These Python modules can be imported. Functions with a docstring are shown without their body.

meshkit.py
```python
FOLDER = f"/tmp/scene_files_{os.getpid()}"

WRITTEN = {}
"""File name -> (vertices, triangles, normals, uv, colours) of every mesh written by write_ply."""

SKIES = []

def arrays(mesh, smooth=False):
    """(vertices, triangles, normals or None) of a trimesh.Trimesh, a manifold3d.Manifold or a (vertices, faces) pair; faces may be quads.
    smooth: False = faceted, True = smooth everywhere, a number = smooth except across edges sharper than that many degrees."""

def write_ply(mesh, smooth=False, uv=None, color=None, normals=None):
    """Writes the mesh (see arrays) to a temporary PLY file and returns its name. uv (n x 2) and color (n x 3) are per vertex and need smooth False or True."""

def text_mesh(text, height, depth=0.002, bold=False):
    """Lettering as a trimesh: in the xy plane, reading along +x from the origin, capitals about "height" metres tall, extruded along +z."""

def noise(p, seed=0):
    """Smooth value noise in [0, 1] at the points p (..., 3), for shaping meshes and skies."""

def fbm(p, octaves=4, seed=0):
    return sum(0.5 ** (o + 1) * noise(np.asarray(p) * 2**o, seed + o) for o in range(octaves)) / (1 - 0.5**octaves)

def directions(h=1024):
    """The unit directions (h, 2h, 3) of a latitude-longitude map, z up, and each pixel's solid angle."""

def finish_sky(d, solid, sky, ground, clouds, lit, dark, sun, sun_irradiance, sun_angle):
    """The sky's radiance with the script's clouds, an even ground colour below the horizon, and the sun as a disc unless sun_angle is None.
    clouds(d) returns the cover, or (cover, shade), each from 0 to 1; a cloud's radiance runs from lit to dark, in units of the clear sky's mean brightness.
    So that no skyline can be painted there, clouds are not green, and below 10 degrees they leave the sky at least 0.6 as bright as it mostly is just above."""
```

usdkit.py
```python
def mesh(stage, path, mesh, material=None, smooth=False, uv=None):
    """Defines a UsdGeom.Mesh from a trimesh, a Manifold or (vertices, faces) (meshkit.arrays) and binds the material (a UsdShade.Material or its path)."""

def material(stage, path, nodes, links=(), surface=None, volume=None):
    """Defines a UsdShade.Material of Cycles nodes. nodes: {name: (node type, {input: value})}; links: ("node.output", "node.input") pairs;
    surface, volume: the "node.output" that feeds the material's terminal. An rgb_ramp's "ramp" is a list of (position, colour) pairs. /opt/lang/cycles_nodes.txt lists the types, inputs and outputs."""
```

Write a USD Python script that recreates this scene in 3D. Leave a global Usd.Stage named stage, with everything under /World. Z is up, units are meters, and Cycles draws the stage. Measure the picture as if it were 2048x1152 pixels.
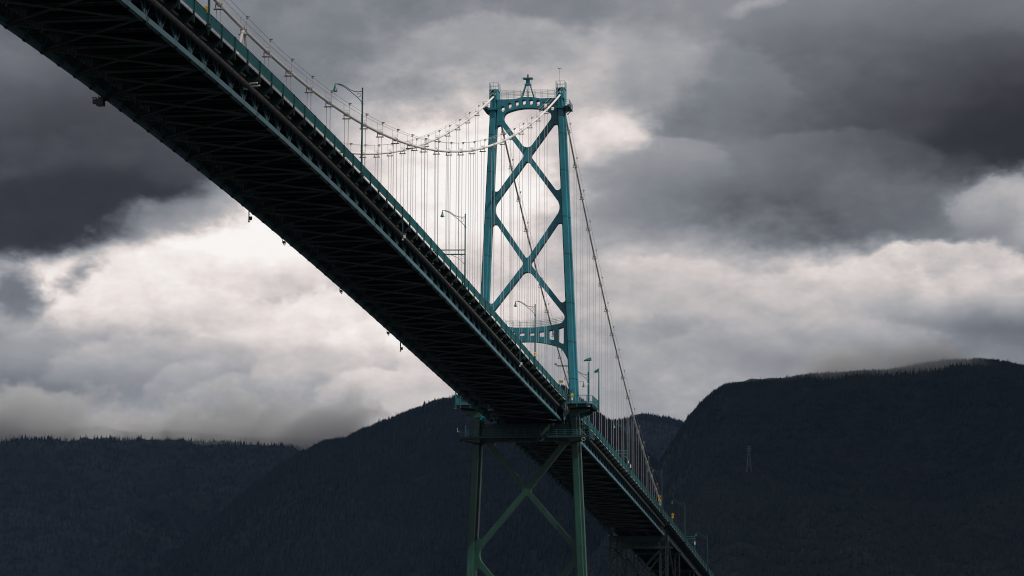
import math, random
import numpy as np
import trimesh, usdkit, meshkit
from shapely.geometry import Polygon, box as sbox, LineString, Point
from shapely.ops import unary_union
from shapely import affinity
from pxr import Usd, UsdGeom, UsdLux, UsdShade, Gf, Sdf

stage = Usd.Stage.CreateInMemory()
UsdGeom.SetStageUpAxis(stage, 'Z'); UsdGeom.SetStageMetersPerUnit(stage, 1.0)
UsdGeom.Xform.Define(stage, '/World'); UsdGeom.Scope.Define(stage, '/World/Looks')
R_ = random.Random(7)
rng = np.random.default_rng(11)

# ------------------------------------------------------------------ camera, sun, exposure
CAM = np.array([73.008, -502.556, 5.0]); YAW, PITCH, ROLL, FPX = -0.149725, 0.151714, 0.0034677, 5710.6
EXPOSURE = 0.0
SKY_STRENGTH = 0.1
SUN_DIR = np.array([0.58, -0.25, 0.80]); SUN_DIR /= np.linalg.norm(SUN_DIR)
SUN_INTENSITY = 0.85

def cam_axes():
    f = np.array([math.sin(YAW)*math.cos(PITCH), math.cos(YAW)*math.cos(PITCH), math.sin(PITCH)])
    r = np.array([math.cos(YAW), -math.sin(YAW), 0.0]); u = np.cross(r, f)
    c, s = math.cos(ROLL), math.sin(ROLL)
    return c*r + s*u, -s*r + c*u, f
_r, _u, _f = cam_axes()
cam = UsdGeom.Camera.Define(stage, '/World/camera')
cam.CreateHorizontalApertureAttr(36.0); cam.CreateVerticalApertureAttr(20.25)
cam.CreateFocalLengthAttr(36.0*FPX/2048); cam.CreateFStopAttr(0.0)
cam.CreateClippingRangeAttr((0.5, 200000.0)); cam.CreateExposureAttr(EXPOSURE)
cam.AddTransformOp().Set(Gf.Matrix4d(*_r, 0, *_u, 0, *(-_f), 0, *CAM, 1))

sun = UsdLux.DistantLight.Define(stage, '/World/sun')
sun.CreateIntensityAttr(SUN_INTENSITY); sun.CreateAngleAttr(0.53); sun.CreateNormalizeAttr(True); sun.CreateColorAttr(Gf.Vec3f(1.0, 0.95, 0.88))
_z = SUN_DIR; _x = np.cross([0, 0, 1.0], _z); _x /= np.linalg.norm(_x); _y = np.cross(_z, _x)
sun.AddTransformOp().Set(Gf.Matrix4d(*_x, 0, *_y, 0, *_z, 0, 0, 0, 500, 1))

# ------------------------------------------------------------------ node graph helper
class Ref:
    def __init__(s, g, name): s.g, s.name = g, name
    def _m(s, op, o, rev=False): return s.g.math(op, o, s) if rev else s.g.math(op, s, o)
    def __add__(s, o): return s._m('add', o)
    __radd__ = __add__
    def __sub__(s, o): return s._m('subtract', o)
    def __rsub__(s, o): return s._m('subtract', o, True)
    def __mul__(s, o): return s._m('multiply', o)
    __rmul__ = __mul__
    def __truediv__(s, o): return s._m('divide', o)
class Graph:
    def __init__(s): s.n, s.l = {}, []
    def node(s, kind, out, **inp):
        name = f'{kind}_{len(s.n)}'; vals = {}
        for k, v in inp.items():
            if isinstance(v, Ref): s.l.append((v.name, f'{name}.{k}'))
            else: vals[k] = v
        s.n[name] = (kind, vals)
        return Ref(s, f'{name}.{out}')
    def also(s, ref, out): return Ref(s, ref.name.split('.')[0] + '.' + out)
    def math(s, op, a, b=None, c=None, clamp=False):
        kw = {'math_type': op, 'value1': a}
        if b is not None: kw['value2'] = b
        if c is not None: kw['value3'] = c
        if clamp: kw['use_clamp'] = True
        return s.node('math', 'value', **kw)
    def smooth(s, v, a, b, lo=0.0, hi=1.0): return s.node('map_range', 'result', range_type='smoothstep', value=v, from_min=a, from_max=b, to_min=lo, to_max=hi)
    def lin(s, v, a, b, lo=0.0, hi=1.0): return s.node('map_range', 'result', range_type='linear', value=v, from_min=a, from_max=b, to_min=lo, to_max=hi, clamp=True)
    def mix(s, f, a, b): return a + (b - a) * f if isinstance(a, Ref) else s.math('multiply_add', f, b - a, a)
    def noise(s, vec, scale, detail=4.0, rough=0.55, **kw): return s.node('noise_texture', 'fac', vector=vec, scale=scale, detail=detail, roughness=rough, **kw)
    def ramp(s, fac, stops): return s.node('rgb_ramp', 'color', fac=fac, ramp=stops)
    def make(s, path, surface=None, volume=None):
        return usdkit.material(stage, '/World/Looks/' + path, s.n, s.l, surface=surface.name if surface else None, volume=volume.name if volume else None)

def s2l(c): return tuple(((v/255.0)/12.92 if v <= 10.3 else ((v/255.0+0.055)/1.055)**2.4) for v in c)

# ------------------------------------------------------------------ the sky: a cloudy dome
def az_el(px, py):
    """World azimuth and elevation, in degrees, of a direction measured on the photograph."""
    d = _f + _r*(px-1024)/FPX + _u*(576-py)/FPX
    d = d/np.linalg.norm(d)
    return math.degrees(math.atan2(d[0], d[1])), math.degrees(math.asin(d[2]))
PXD = FPX*math.pi/180

def sky_material():
    g = Graph()
    d = g.node('geometry', 'position')
    sep = g.node('separate_xyz', 'x', vector=d); dx, dy, dz = sep, g.also(sep, 'y'), g.also(sep, 'z')
    A = g.math('arctan2', dx, dy) * 57.29578
    E = g.math('arcsine', dz) * 57.29578
    flat = g.node('mapping', 'vector', mapping_type='point', vector=d, scale=(1, 1, 1.7))
    w1 = g.node('noise_texture', 'color', vector=flat, scale=14.0, detail=4.0, roughness=0.55)
    w2 = g.node('noise_texture', 'color', vector=flat, scale=70.0, detail=6.0, roughness=0.62)
    sw1 = g.node('separate_color', 'r', color=w1); sw2 = g.node('separate_color', 'r', color=w2)
    wa = (sw1 - 0.5) * 1.7 + (sw2 - 0.5) * 0.9
    we = (g.also(sw1, 'g') - 0.5) * 1.0 + (g.also(sw2, 'g') - 0.5) * 0.5
    n_big = g.noise(flat, 22.0, 5.0, 0.55)
    n_mid = g.noise(flat, 55.0, 7.0, 0.58)
    n_tex = g.noise(flat, 120.0, 8.0, 0.62)
    wv = g.node('vector_math', 'vector', math_type='scale', vector1=g.node('noise_texture', 'color', vector=flat, scale=90.0, detail=3.0, roughness=0.6), scale=0.006)
    fw = g.node('vector_math', 'vector', math_type='add', vector1=flat, vector2=wv)
    def billow(v): return g.node('voronoi_texture', 'distance', feature='f1', vector=v, scale=22.0, detail=4.0, roughness=0.55, lacunarity=2.3, use_normalize=True)
    vb = billow(fw)
    vb_up = billow(g.node('vector_math', 'vector', math_type='add', vector1=fw, vector2=(0.0030, -0.0006, 0.0075)))
    relief = g.math('minimum', g.math('maximum', vb_up - vb, -0.22), 0.22)
    n_fine = n_tex * 0.45 + (0.68 - vb) * 0.50 + 0.03
    Aw, Ew = A + wa, E + we
    As, Es = A + wa * 0.45, E + we * 0.45
    # overcast everywhere: broad grey masses
    L = g.math('multiply_add', n_big, 0.75, 0.22)
    L = L + (n_mid - 0.5) * 0.16
    masks = []
    def cloud(px, py, rx, ry, rot, level, soft=0.55, rag=0.5, op=1.0, wisp=None, fine=0.10):
        """A cloud centred in the direction (px, py) of the photograph; radii in photograph pixels."""
        nonlocal L
        a, e = az_el(px, py); c, s = math.cos(math.radians(rot)), math.sin(math.radians(rot))
        X, Y = (Aw, Ew) if rag > 0.3 else (As, Es)
        u = X - a; v = Y - e
        p = (u * c + v * s) * (PXD/rx); q = (v * c - u * s) * (PXD/ry)
        r = g.math('sqrt', p*p + q*q)
        dd = (1.0 - r) + (n_mid - 0.5) * rag + (n_fine - 0.5) * (rag * 0.55 if wisp is None else wisp)
        f = g.smooth(dd, -soft, soft) * op
        tgt = (n_mid - 0.5) * fine + level
        L = L + (tgt - L) * f
    for spec in SKY_CLOUDS: cloud(*spec[0], **spec[1])
    for px, py, rx, ry, level, op in SKY_PUFFS:           # heaped cloud: crisp billowing tops, bases that melt away
        a, e = az_el(px, py); p = (As - a) * (PXD/rx); q = (Es - e) * (PXD/ry)
        dd = (1.0 - g.math('sqrt', p*p + q*q)) + (0.60 - vb) * 0.95 + (n_tex - 0.5) * 0.45
        f = g.smooth(dd, -0.07, 0.20) * g.smooth(q, -1.0, 0.35) * op
        L = L + (q * 0.07 + level - L) * f
    L = g.math('add', L, (n_tex - 0.5) * 0.05 + relief * g.smooth(L, 0.45, 0.75) * 0.40)
    Lc = g.math('multiply_add', L, 1.16, -0.055, clamp=True)
    k = 1.0/(SKY_STRENGTH * 2**EXPOSURE)
    stops = [(0.0, (10, 10, 11)), (0.2, (51, 50, 51)), (0.35, (86, 87, 91)), (0.5, (126, 129, 134)), (0.65, (164, 164, 167)), (0.8, (208, 200, 197)), (0.9, (238, 228, 223)), (1.0, (255, 250, 246))]
    xs = np.linspace(0, 1, 64); tab = [np.interp(xs, [a for a, _ in stops], [s2l(c)[i] for _, c in stops]) for i in range(3)]
    col = g.ramp(Lc, [(float(x), (float(r_*k), float(g_*k), float(b_*k))) for x, r_, g_, b_ in zip(xs, *tab)])
    el, rot = math.asin(SUN_DIR[2]), math.atan2(SUN_DIR[0], SUN_DIR[1])
    sky = g.node('sky_texture', 'color', sky_type='single_scattering', sun_disc=False, sun_elevation=el, sun_rotation=rot)
    both = g.node('mix', 'color', mix_type='mix', fac=0.985, color1=sky, color2=col)
    bg = g.node('background_shader', 'background', color=both, strength=SKY_STRENGTH)
    return g.make('sky', surface=bg)

SKY_PUFFS = [
    (330, 640, 190, 60, 0.80, 0.7), (560, 690, 150, 70, 0.76, 0.8), (120, 720, 150, 50, 0.56, 0.8), (300, 735, 170, 55, 0.62, 0.8), (700, 660, 130, 70, 0.82, 0.8),
    (800, 715, 130, 80, 0.80, 0.8), (905, 700, 110, 80, 0.88, 0.8), (640, 760, 110, 55, 0.66, 0.8), (380, 800, 90, 60, 0.58, 0.8), (500, 810, 110, 50, 0.60, 0.7), (740, 800, 90, 50, 0.70, 0.8),
    (1340, 580, 150, 55, 0.69, 0.7), (1520, 610, 190, 60, 0.68, 0.7), (1700, 585, 170, 55, 0.73, 0.75), (1870, 545, 150, 55, 0.78, 0.75), (1980, 600, 130, 60, 0.72, 0.7), (1600, 690, 220, 50, 0.60, 0.7), (2010, 425, 90, 55, 0.66, 0.4),
    (1000, 110, 150, 70, 0.58, 0.55), (1420, 190, 150, 80, 0.52, 0.3), (1320, 330, 120, 45, 0.60, 0.4), (1640, 330, 190, 60, 0.49, 0.22),
]
# (centre x, centre y, radius x, radius y, tilt, level), measured on the photograph
SKY_CLOUDS = [
    ((1024, 480, 2700, 900, 0, 0.60), dict(soft=0.6, rag=0.2, fine=0.20)),
    ((620, 60, 900, 260, 0, 0.48), dict(soft=0.6, rag=0.4, fine=0.16)),                 # grey top
    ((1020, 130, 260, 90, -8, 0.56), dict(soft=0.5, rag=0.8, op=0.7)),
    ((1060, 390, 420, 230, 0, 0.88), dict(soft=0.6, rag=0.4, fine=0.16)),               # brightness behind the tower
    ((1010, 380, 150, 120, 0, 0.95), dict(soft=0.8, rag=0.4)),
    ((1190, 195, 180, 100, 30, 0.76), dict(soft=0.7, rag=0.7)),
    ((1560, 270, 420, 260, 8, 0.475), dict(soft=0.4, rag=0.7, fine=0.16)),              # the big right mass
    ((1400, 370, 240, 90, 8, 0.50), dict(soft=0.6, rag=0.6, fine=0.14)),
    ((1900, 200, 420, 210, 10, 0.36), dict(soft=0.7, rag=0.4, fine=0.12)),
    ((2030, 235, 330, 110, 10, 0.24), dict(soft=0.8, rag=0.5)),
    ((2070, 285, 190, 75, 12, 0.17), dict(soft=0.8, rag=0.3)),
    ((1520, 435, 330, 62, 4, 0.32), dict(soft=0.7, rag=0.5)),                           # its dark underside
    ((1780, 400, 260, 70, -8, 0.40), dict(soft=0.8, rag=0.5)),
    ((1235, 262, 70, 38, 12, 0.84), dict(soft=0.7, rag=1.5, wisp=1.3)),                # bright gap beside the tower
    ((1185, 268, 80, 46, 0, 0.80), dict(soft=0.8, rag=1.2)),
    ((1535, 2, 50, 18, 15, 0.64), dict(soft=0.7, rag=1.3, wisp=1.2, op=0.8)),
    ((1330, 150, 110, 70, 55, 0.63), dict(soft=0.6, rag=1.1, op=0.7)),
    ((1290, 560, 300, 120, 0, 0.64), dict(soft=0.7, rag=0.5, fine=0.2)),
    ((1560, 560, 330, 60, -2, 0.70), dict(soft=0.6, rag=0.7, fine=0.2)),
    ((1850, 560, 240, 70, -8, 0.74), dict(soft=0.5, rag=0.8, fine=0.2)),                # pale roll below the dark mass
    ((1600, 640, 460, 80, -4, 0.68), dict(soft=0.6, rag=0.6, fine=0.2)),
    ((2030, 420, 110, 60, 0, 0.68), dict(soft=0.6, rag=0.8)),
    ((1900, 490, 150, 50, 30, 0.50), dict(soft=0.7, rag=0.8)),
    ((2030, 690, 200, 90, -10, 0.40), dict(soft=0.9, rag=0.4)),
    ((1650, 715, 460, 48, -4, 0.50), dict(soft=0.9, rag=0.4)),
    ((1270, 735, 230, 50, 0, 0.62), dict(soft=0.9, rag=0.4)),
    ((420, 540, 480, 230, 14, 0.91), dict(soft=0.5, rag=0.5, fine=0.16)),               # pale break at the left
    ((640, 620, 320, 150, -12, 0.80), dict(soft=0.6, rag=0.5, fine=0.2)),
    ((120, 220, 560, 250, -12, 0.40), dict(soft=0.35, rag=0.5, fine=0.12)),             # dark cloud at the left
    ((60, 330, 420, 150, 12, 0.27), dict(soft=0.5, rag=0.5, wisp=0.5)),
    ((90, 430, 330, 78, 12, 0.20), dict(soft=0.35, rag=0.7, wisp=0.6)),
    ((490, 460, 190, 90, 20, 0.93), dict(soft=0.6, rag=0.6)),
    ((330, 570, 330, 90, 8, 0.90), dict(soft=0.6, rag=0.8)),
    ((560, 645, 560, 95, 4, 0.76), dict(soft=0.7, rag=0.6, fine=0.2)),
    ((20, 590, 60, 60, 0, 0.44), dict(soft=0.5, rag=1.2, wisp=1.0)),
    ((145, 548, 58, 26, 30, 0.44), dict(soft=0.7, rag=2.2, wisp=2.0, op=0.75)),
    ((345, 430, 120, 42, 14, 0.50), dict(soft=0.6, rag=1.5, wisp=1.3, op=0.8)),
    ((60, 690, 280, 52, 3, 0.58), dict(soft=0.7, rag=0.6)),                             # grey veil above the left bank
    ((60, 757, 400, 60, 4, 0.44), dict(soft=0.8, rag=0.4)),
    ((400, 775, 320, 55, 0, 0.50), dict(soft=0.8, rag=0.6)),
    ((880, 690, 200, 100, 30, 0.83), dict(soft=0.4, rag=0.9)),
    ((640, 700, 130, 60, 20, 0.70), dict(soft=0.5, rag=1.0)),
    ((700, 805, 150, 60, 20, 0.50), dict(soft=0.8, rag=0.7)),
    ((840, 790, 130, 50, 20, 0.72), dict(soft=0.5, rag=1.0)),
]
dome = UsdLux.DomeLight.Define(stage, '/World/sky'); dome.CreateIntensityAttr(1.0)
UsdShade.MaterialBindingAPI.Apply(dome.GetPrim()).Bind(sky_material())
dome.GetPrim().SetCustomDataByKey('kind', 'structure')

# ------------------------------------------------------------------ object helpers
class MB:
    """Collects boxes, bars, tubes and prisms; out() gives one (vertices, triangles)."""
    def __init__(s): s.v, s.f, s.k = [], [], 0
    def add(s, v, f):
        v = np.asarray(v, float); f = np.asarray(f, int)
        s.v.append(v); s.f.append(f + s.k); s.k += len(v); return s
    def out(s): return np.vstack(s.v), np.vstack(s.f)
    BF = np.array([[0,2,1],[0,3,2],[4,5,6],[4,6,7],[0,1,5],[0,5,4],[1,2,6],[1,6,5],[2,3,7],[2,7,6],[3,0,4],[3,4,7]])
    def hexa(s, a, b):
        """A solid between two quads a and b (4 points each, same order)."""
        return s.add(np.vstack([a, b]), MB.BF)
    def box(s, x0, x1, y0, y1, z0, z1):
        return s.hexa([(x0,y0,z0),(x1,y0,z0),(x1,y1,z0),(x0,y1,z0)], [(x0,y0,z1),(x1,y0,z1),(x1,y1,z1),(x0,y1,z1)])
    def bar(s, p, q, w, h, up=(0, 0, 1)):
        p, q = np.asarray(p, float), np.asarray(q, float); t = q - p; t = t/np.linalg.norm(t)
        a = np.cross(t, up)
        if np.linalg.norm(a) < 1e-6: a = np.cross(t, (0, 1, 0))
        a = a/np.linalg.norm(a); b = np.cross(a, t)
        o = [(-1,-1),(1,-1),(1,1),(-1,1)]
        return s.hexa([p + a*w/2*i + b*h/2*j for i, j in o], [q + a*w/2*i + b*h/2*j for i, j in o])
    def ibar(s, p, q, w, h, t=0.03, up=(0, 0, 1)):
        """An I-section bar: two flanges (width w) h apart and a web."""
        p, q = np.asarray(p, float), np.asarray(q, float); d = (q-p)/np.linalg.norm(q-p)
        a = np.cross(d, up); a = a/np.linalg.norm(a); b = np.cross(a, d)
        for k in (-1, 1): s.bar(p + b*k*(h-t)/2, q + b*k*(h-t)/2, w, t, up)
        return s.bar(p, q, t, h - 2*t - 0.004, up)
    def tube(s, pts, r, n=8, caps=True):
        p = np.asarray(pts, float); m = len(p)
        t = np.gradient(p, axis=0); t /= np.linalg.norm(t, axis=1, keepdims=True)
        ref = np.array([0, 0, 1.0]) if np.abs(t[:, 2]).mean() < 0.9 else np.array([1.0, 0, 0])
        a = np.cross(t, ref); a /= np.linalg.norm(a, axis=1, keepdims=True); b = np.cross(a, t)
        an = np.arange(n)*2*np.pi/n; r = np.broadcast_to(r, (m,))
        v = p[:, None] + r[:, None, None]*(np.cos(an)[None, :, None]*a[:, None] + np.sin(an)[None, :, None]*b[:, None])
        i, j = np.meshgrid(np.arange(m-1), np.arange(n), indexing='ij')
        q = np.stack([i*n+j, i*n+(j+1) % n, (i+1)*n+(j+1) % n, (i+1)*n+j], -1).reshape(-1, 4)
        f = np.vstack([q[:, [0, 2, 1]], q[:, [0, 3, 2]]]); v = v.reshape(-1, 3)
        if caps:
            v = np.vstack([v, p[0], p[-1]]); c0, c1 = m*n, m*n+1
            f = np.vstack([f, [[c0, k, (k+1) % n] for k in range(n)], [[c1, (m-1)*n+(k+1) % n, (m-1)*n+k] for k in range(n)]])
        return s.add(v, f)
    def lathe(s, prof, n=12, at=(0, 0, 0)):
        """Profile of (radius, z) turned about the vertical through at."""
        p = [(at[0], at[1], at[2]+z) for _, z in prof]
        an = np.arange(n)*2*np.pi/n; m = len(prof)
        v = np.array([[(at[0]+r*math.cos(a), at[1]+r*math.sin(a), at[2]+z) for a in an] for r, z in prof]).reshape(-1, 3)
        i, j = np.meshgrid(np.arange(m-1), np.arange(n), indexing='ij')
        q = np.stack([i*n+j, i*n+(j+1) % n, (i+1)*n+(j+1) % n, (i+1)*n+j], -1).reshape(-1, 4)
        return s.add(v, np.vstack([q[:, [0, 1, 2]], q[:, [0, 2, 3]]]))
    def prism_xz(s, poly, y0, y1):
        """A shapely polygon in (x, z) extruded along y."""
        for g in getattr(poly, 'geoms', [poly]):
            if g.area < 1e-4: continue
            m = trimesh.creation.extrude_polygon(g, y1-y0, engine='earcut')
            v = np.array(m.vertices); s.add(np.stack([v[:, 0], y1 - v[:, 2], v[:, 1]], 1), np.array(m.faces))
        return s
    def prism_yz(s, poly, x0, x1):
        for g in getattr(poly, 'geoms', [poly]):
            m = trimesh.creation.extrude_polygon(g, x1-x0, engine='earcut')
            v = np.array(m.vertices); s.add(np.stack([x0 + v[:, 2], v[:, 0], v[:, 1]], 1), np.array(m.faces))
        return s
    def prism_xy(s, poly, z0, z1):
        for g in getattr(poly, 'geoms', [poly]):
            m = trimesh.creation.extrude_polygon(g, z1-z0, engine='earcut')
            v = np.array(m.vertices); s.add(np.stack([v[:, 0], v[:, 1], z0 + v[:, 2]], 1), np.array(m.faces))
        return s

used = {}
def numbered(parent, name):
    k = used.get((parent, name), 0); used[(parent, name)] = k + 1
    return name if k == 0 else f'{name}_{k:03d}'
def tag(prim, label=None, cat=None, group=None, kind=None):
    for k, v in (('label', label), ('category', cat), ('group', group), ('kind', kind)):
        if v: prim.SetCustomDataByKey(k, v)
    return prim
LOC = {}
def thing(name, label, cat, loc=(0, 0, 0), group=None, kind=None):
    path = '/World/' + numbered('/World', name)
    x = UsdGeom.Xform.Define(stage, path); x.AddTranslateOp().Set(Gf.Vec3d(*map(float, loc)))
    LOC[path] = np.asarray(loc, float)
    tag(x.GetPrim(), label, cat, group, kind)
    return path
def part(parent, name, mb, m, smooth=False, label=None, kind=None):
    """One mesh under a thing or a part; the shape is given in world coordinates."""
    path = parent + '/' + numbered(parent, name)
    v, f = mb.out() if isinstance(mb, MB) else mb
    off = LOC[parent]; LOC[path] = off
    p = usdkit.mesh(stage, path, (v - off, f), m, smooth=smooth).GetPrim()
    tag(p, label, kind=kind)
    return path
def single(name, mb, m, label=None, cat=None, group=None, kind=None, smooth=False):
    path = '/World/' + numbered('/World', name)
    p = usdkit.mesh(stage, path, mb.out() if isinstance(mb, MB) else mb, m, smooth=smooth).GetPrim()
    tag(p, label, cat, group, kind); LOC[path] = np.zeros(3)
    return path

# ------------------------------------------------------------------ materials
def paint(name, base, rough=0.5, var=0.12, grime=(0.06, 0.05, 0.04), grime_amt=0.25, scale=0.9, streak=True, rust=0.0):
    g = Graph(); P = g.node('geometry', 'position')
    st = g.node('mapping', 'vector', mapping_type='point', vector=P, scale=(1.0, 1.0, 0.22 if streak else 1.0))
    n1 = g.noise(st, scale, 6.0, 0.6); n2 = g.noise(P, 0.13, 3.0, 0.5); n3 = g.noise(P, 9.0, 4.0, 0.6)
    v = g.lin(n1, 0.3, 0.7, 1-var, 1+var) * g.lin(n2, 0.3, 0.7, 1-var*0.8, 1+var*0.8)
    c = g.node('mix', 'color', mix_type='multiply', fac=1.0, color1=base, color2=g.node('combine_color', 'color', r=v, g=v, b=v))
    gm = g.smooth(n1, 0.55, 0.78, 0, grime_amt)
    c = g.node('mix', 'color', mix_type='mix', fac=gm, color1=c, color2=grime)
    if rust:
        rm = g.smooth(g.noise(P, 0.9, 8.0, 0.68), 0.62, 0.72, 0, rust)
        c = g.node('mix', 'color', mix_type='mix', fac=rm, color1=c, color2=(0.11, 0.045, 0.02))
    bp = g.node('bump', 'normal', height=n3, strength=0.12, distance=0.02)
    b = g.node('principled_bsdf', 'BSDF', base_color=c, roughness=g.lin(n1, 0.2, 0.8, rough-0.1, rough+0.12), normal=bp)
    return g.make(name, surface=b)

M = dict(
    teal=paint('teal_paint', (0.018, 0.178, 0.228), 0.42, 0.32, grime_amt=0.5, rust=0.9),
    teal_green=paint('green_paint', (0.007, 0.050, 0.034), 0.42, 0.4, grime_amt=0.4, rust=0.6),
    chord=paint('blue_grey_paint', (0.050, 0.150, 0.180), 0.5, 0.16, rust=0.4),
    rail=paint('railing_paint', (0.010, 0.145, 0.155), 0.45, 0.14),
    post=paint('post_paint', (0.008, 0.036, 0.039), 0.5, 0.14),
    lamp=paint('lamp_post_paint', (0.012, 0.075, 0.078), 0.5, 0.14),
    dark=paint('dark_green_steel', (0.018, 0.040, 0.038), 0.6, 0.2, rust=0.6),
    brace=paint('bracing_steel', (0.10, 0.125, 0.115), 0.6, 0.25, rust=0.7),
    brown=paint('brown_pipe_lagging', (0.048, 0.041, 0.036), 0.7, 0.25, grime=(0.03, 0.028, 0.026), grime_amt=0.5, streak=False),
    white=paint('white_cable_paint', (0.70, 0.68, 0.65), 0.42, 0.08, grime=(0.22, 0.18, 0.15), grime_amt=0.5, scale=1.6, streak=False),
    grey=paint('galvanised_grey', (0.36, 0.35, 0.34), 0.5, 0.15, streak=False),
    rope=paint('pale_rope', (0.42, 0.39, 0.39), 0.5, 0.1, streak=False),
    concrete=paint('pale_concrete', (0.42, 0.42, 0.43), 0.8, 0.1, grime_amt=0.3),
    pier=paint('weathered_concrete', (0.24, 0.23, 0.21), 0.85, 0.2),
    asphalt=paint('dark_deck', (0.03, 0.03, 0.03), 0.85, 0.15, streak=False),
    yellow=paint('yellow_sign_face', (0.85, 0.48, 0.01), 0.45, 0.04, grime_amt=0.05),
    black=paint('black_fitting', (0.012, 0.012, 0.013), 0.5, 0.1),
    orange=paint('orange_lens', (0.75, 0.18, 0.02), 0.4, 0.04),
    red=paint('red_beacon', (0.32, 0.05, 0.03), 0.4, 0.1),
    signwhite=paint('white_sign_face', (0.80, 0.80, 0.80), 0.45, 0.03, grime_amt=0.05),
    green=paint('lamp_green', (0.008, 0.12, 0.075), 0.38, 0.1),
)
def glow(name, colour, strength):
    g = Graph(); return g.make(name, surface=g.node('emission', 'emission', color=colour, strength=strength))

# ------------------------------------------------------------------ water and hills
def water_material():
    g = Graph(); P = g.node('geometry', 'position')
    n = g.noise(g.node('mapping', 'vector', mapping_type='point', vector=P, scale=(1, 0.5, 1)), 0.25, 5.0, 0.6)
    bp = g.node('bump', 'normal', height=n, strength=0.5, distance=0.6)
    return g.make('sea_water', surface=g.node('principled_bsdf', 'BSDF', base_color=(0.006, 0.012, 0.013), roughness=0.12, ior=1.33, normal=bp))
single('water', ([(-60000, -60000, 0), (60000, -60000, 0), (60000, 60000, 0), (-60000, 60000, 0)], [(0, 1, 2), (0, 2, 3)]), water_material(), kind='structure')

def hill_material():
    g = Graph(); P = g.node('geometry', 'position')
    n1 = g.noise(P, 0.004, 8.0, 0.6); n2 = g.noise(P, 0.05, 5.0, 0.65)
    t = g.math('multiply_add', n2, 0.5, n1 * 0.5)
    c = g.ramp(t, [(0.3, (0.017, 0.023, 0.025)), (0.5, (0.024, 0.032, 0.034)), (0.66, (0.036, 0.044, 0.044)), (0.74, (0.075, 0.075, 0.07))])
    bp = g.node('bump', 'normal', height=n2, strength=1.0, distance=9.0)
    return g.make('forest_floor', surface=g.node('principled_bsdf', 'BSDF', base_color=c, roughness=0.95, specular_ior_level=0.1, normal=bp))
def tree_material():
    g = Graph(); rnd = g.node('object_info', 'random'); P = g.node('geometry', 'position')
    t = g.math('multiply_add', rnd, 0.25, g.noise(P, 0.0035, 5.0, 0.6) * 0.8)
    c = g.ramp(t, [(0.2, (0.020, 0.031, 0.031)), (0.5, (0.027, 0.040, 0.038)), (0.8, (0.034, 0.047, 0.044))])
    return g.make('conifer', surface=g.node('principled_bsdf', 'BSDF', base_color=c, roughness=0.9, specular_ior_level=0.1))
HILL, TREE = hill_material(), tree_material()

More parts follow.
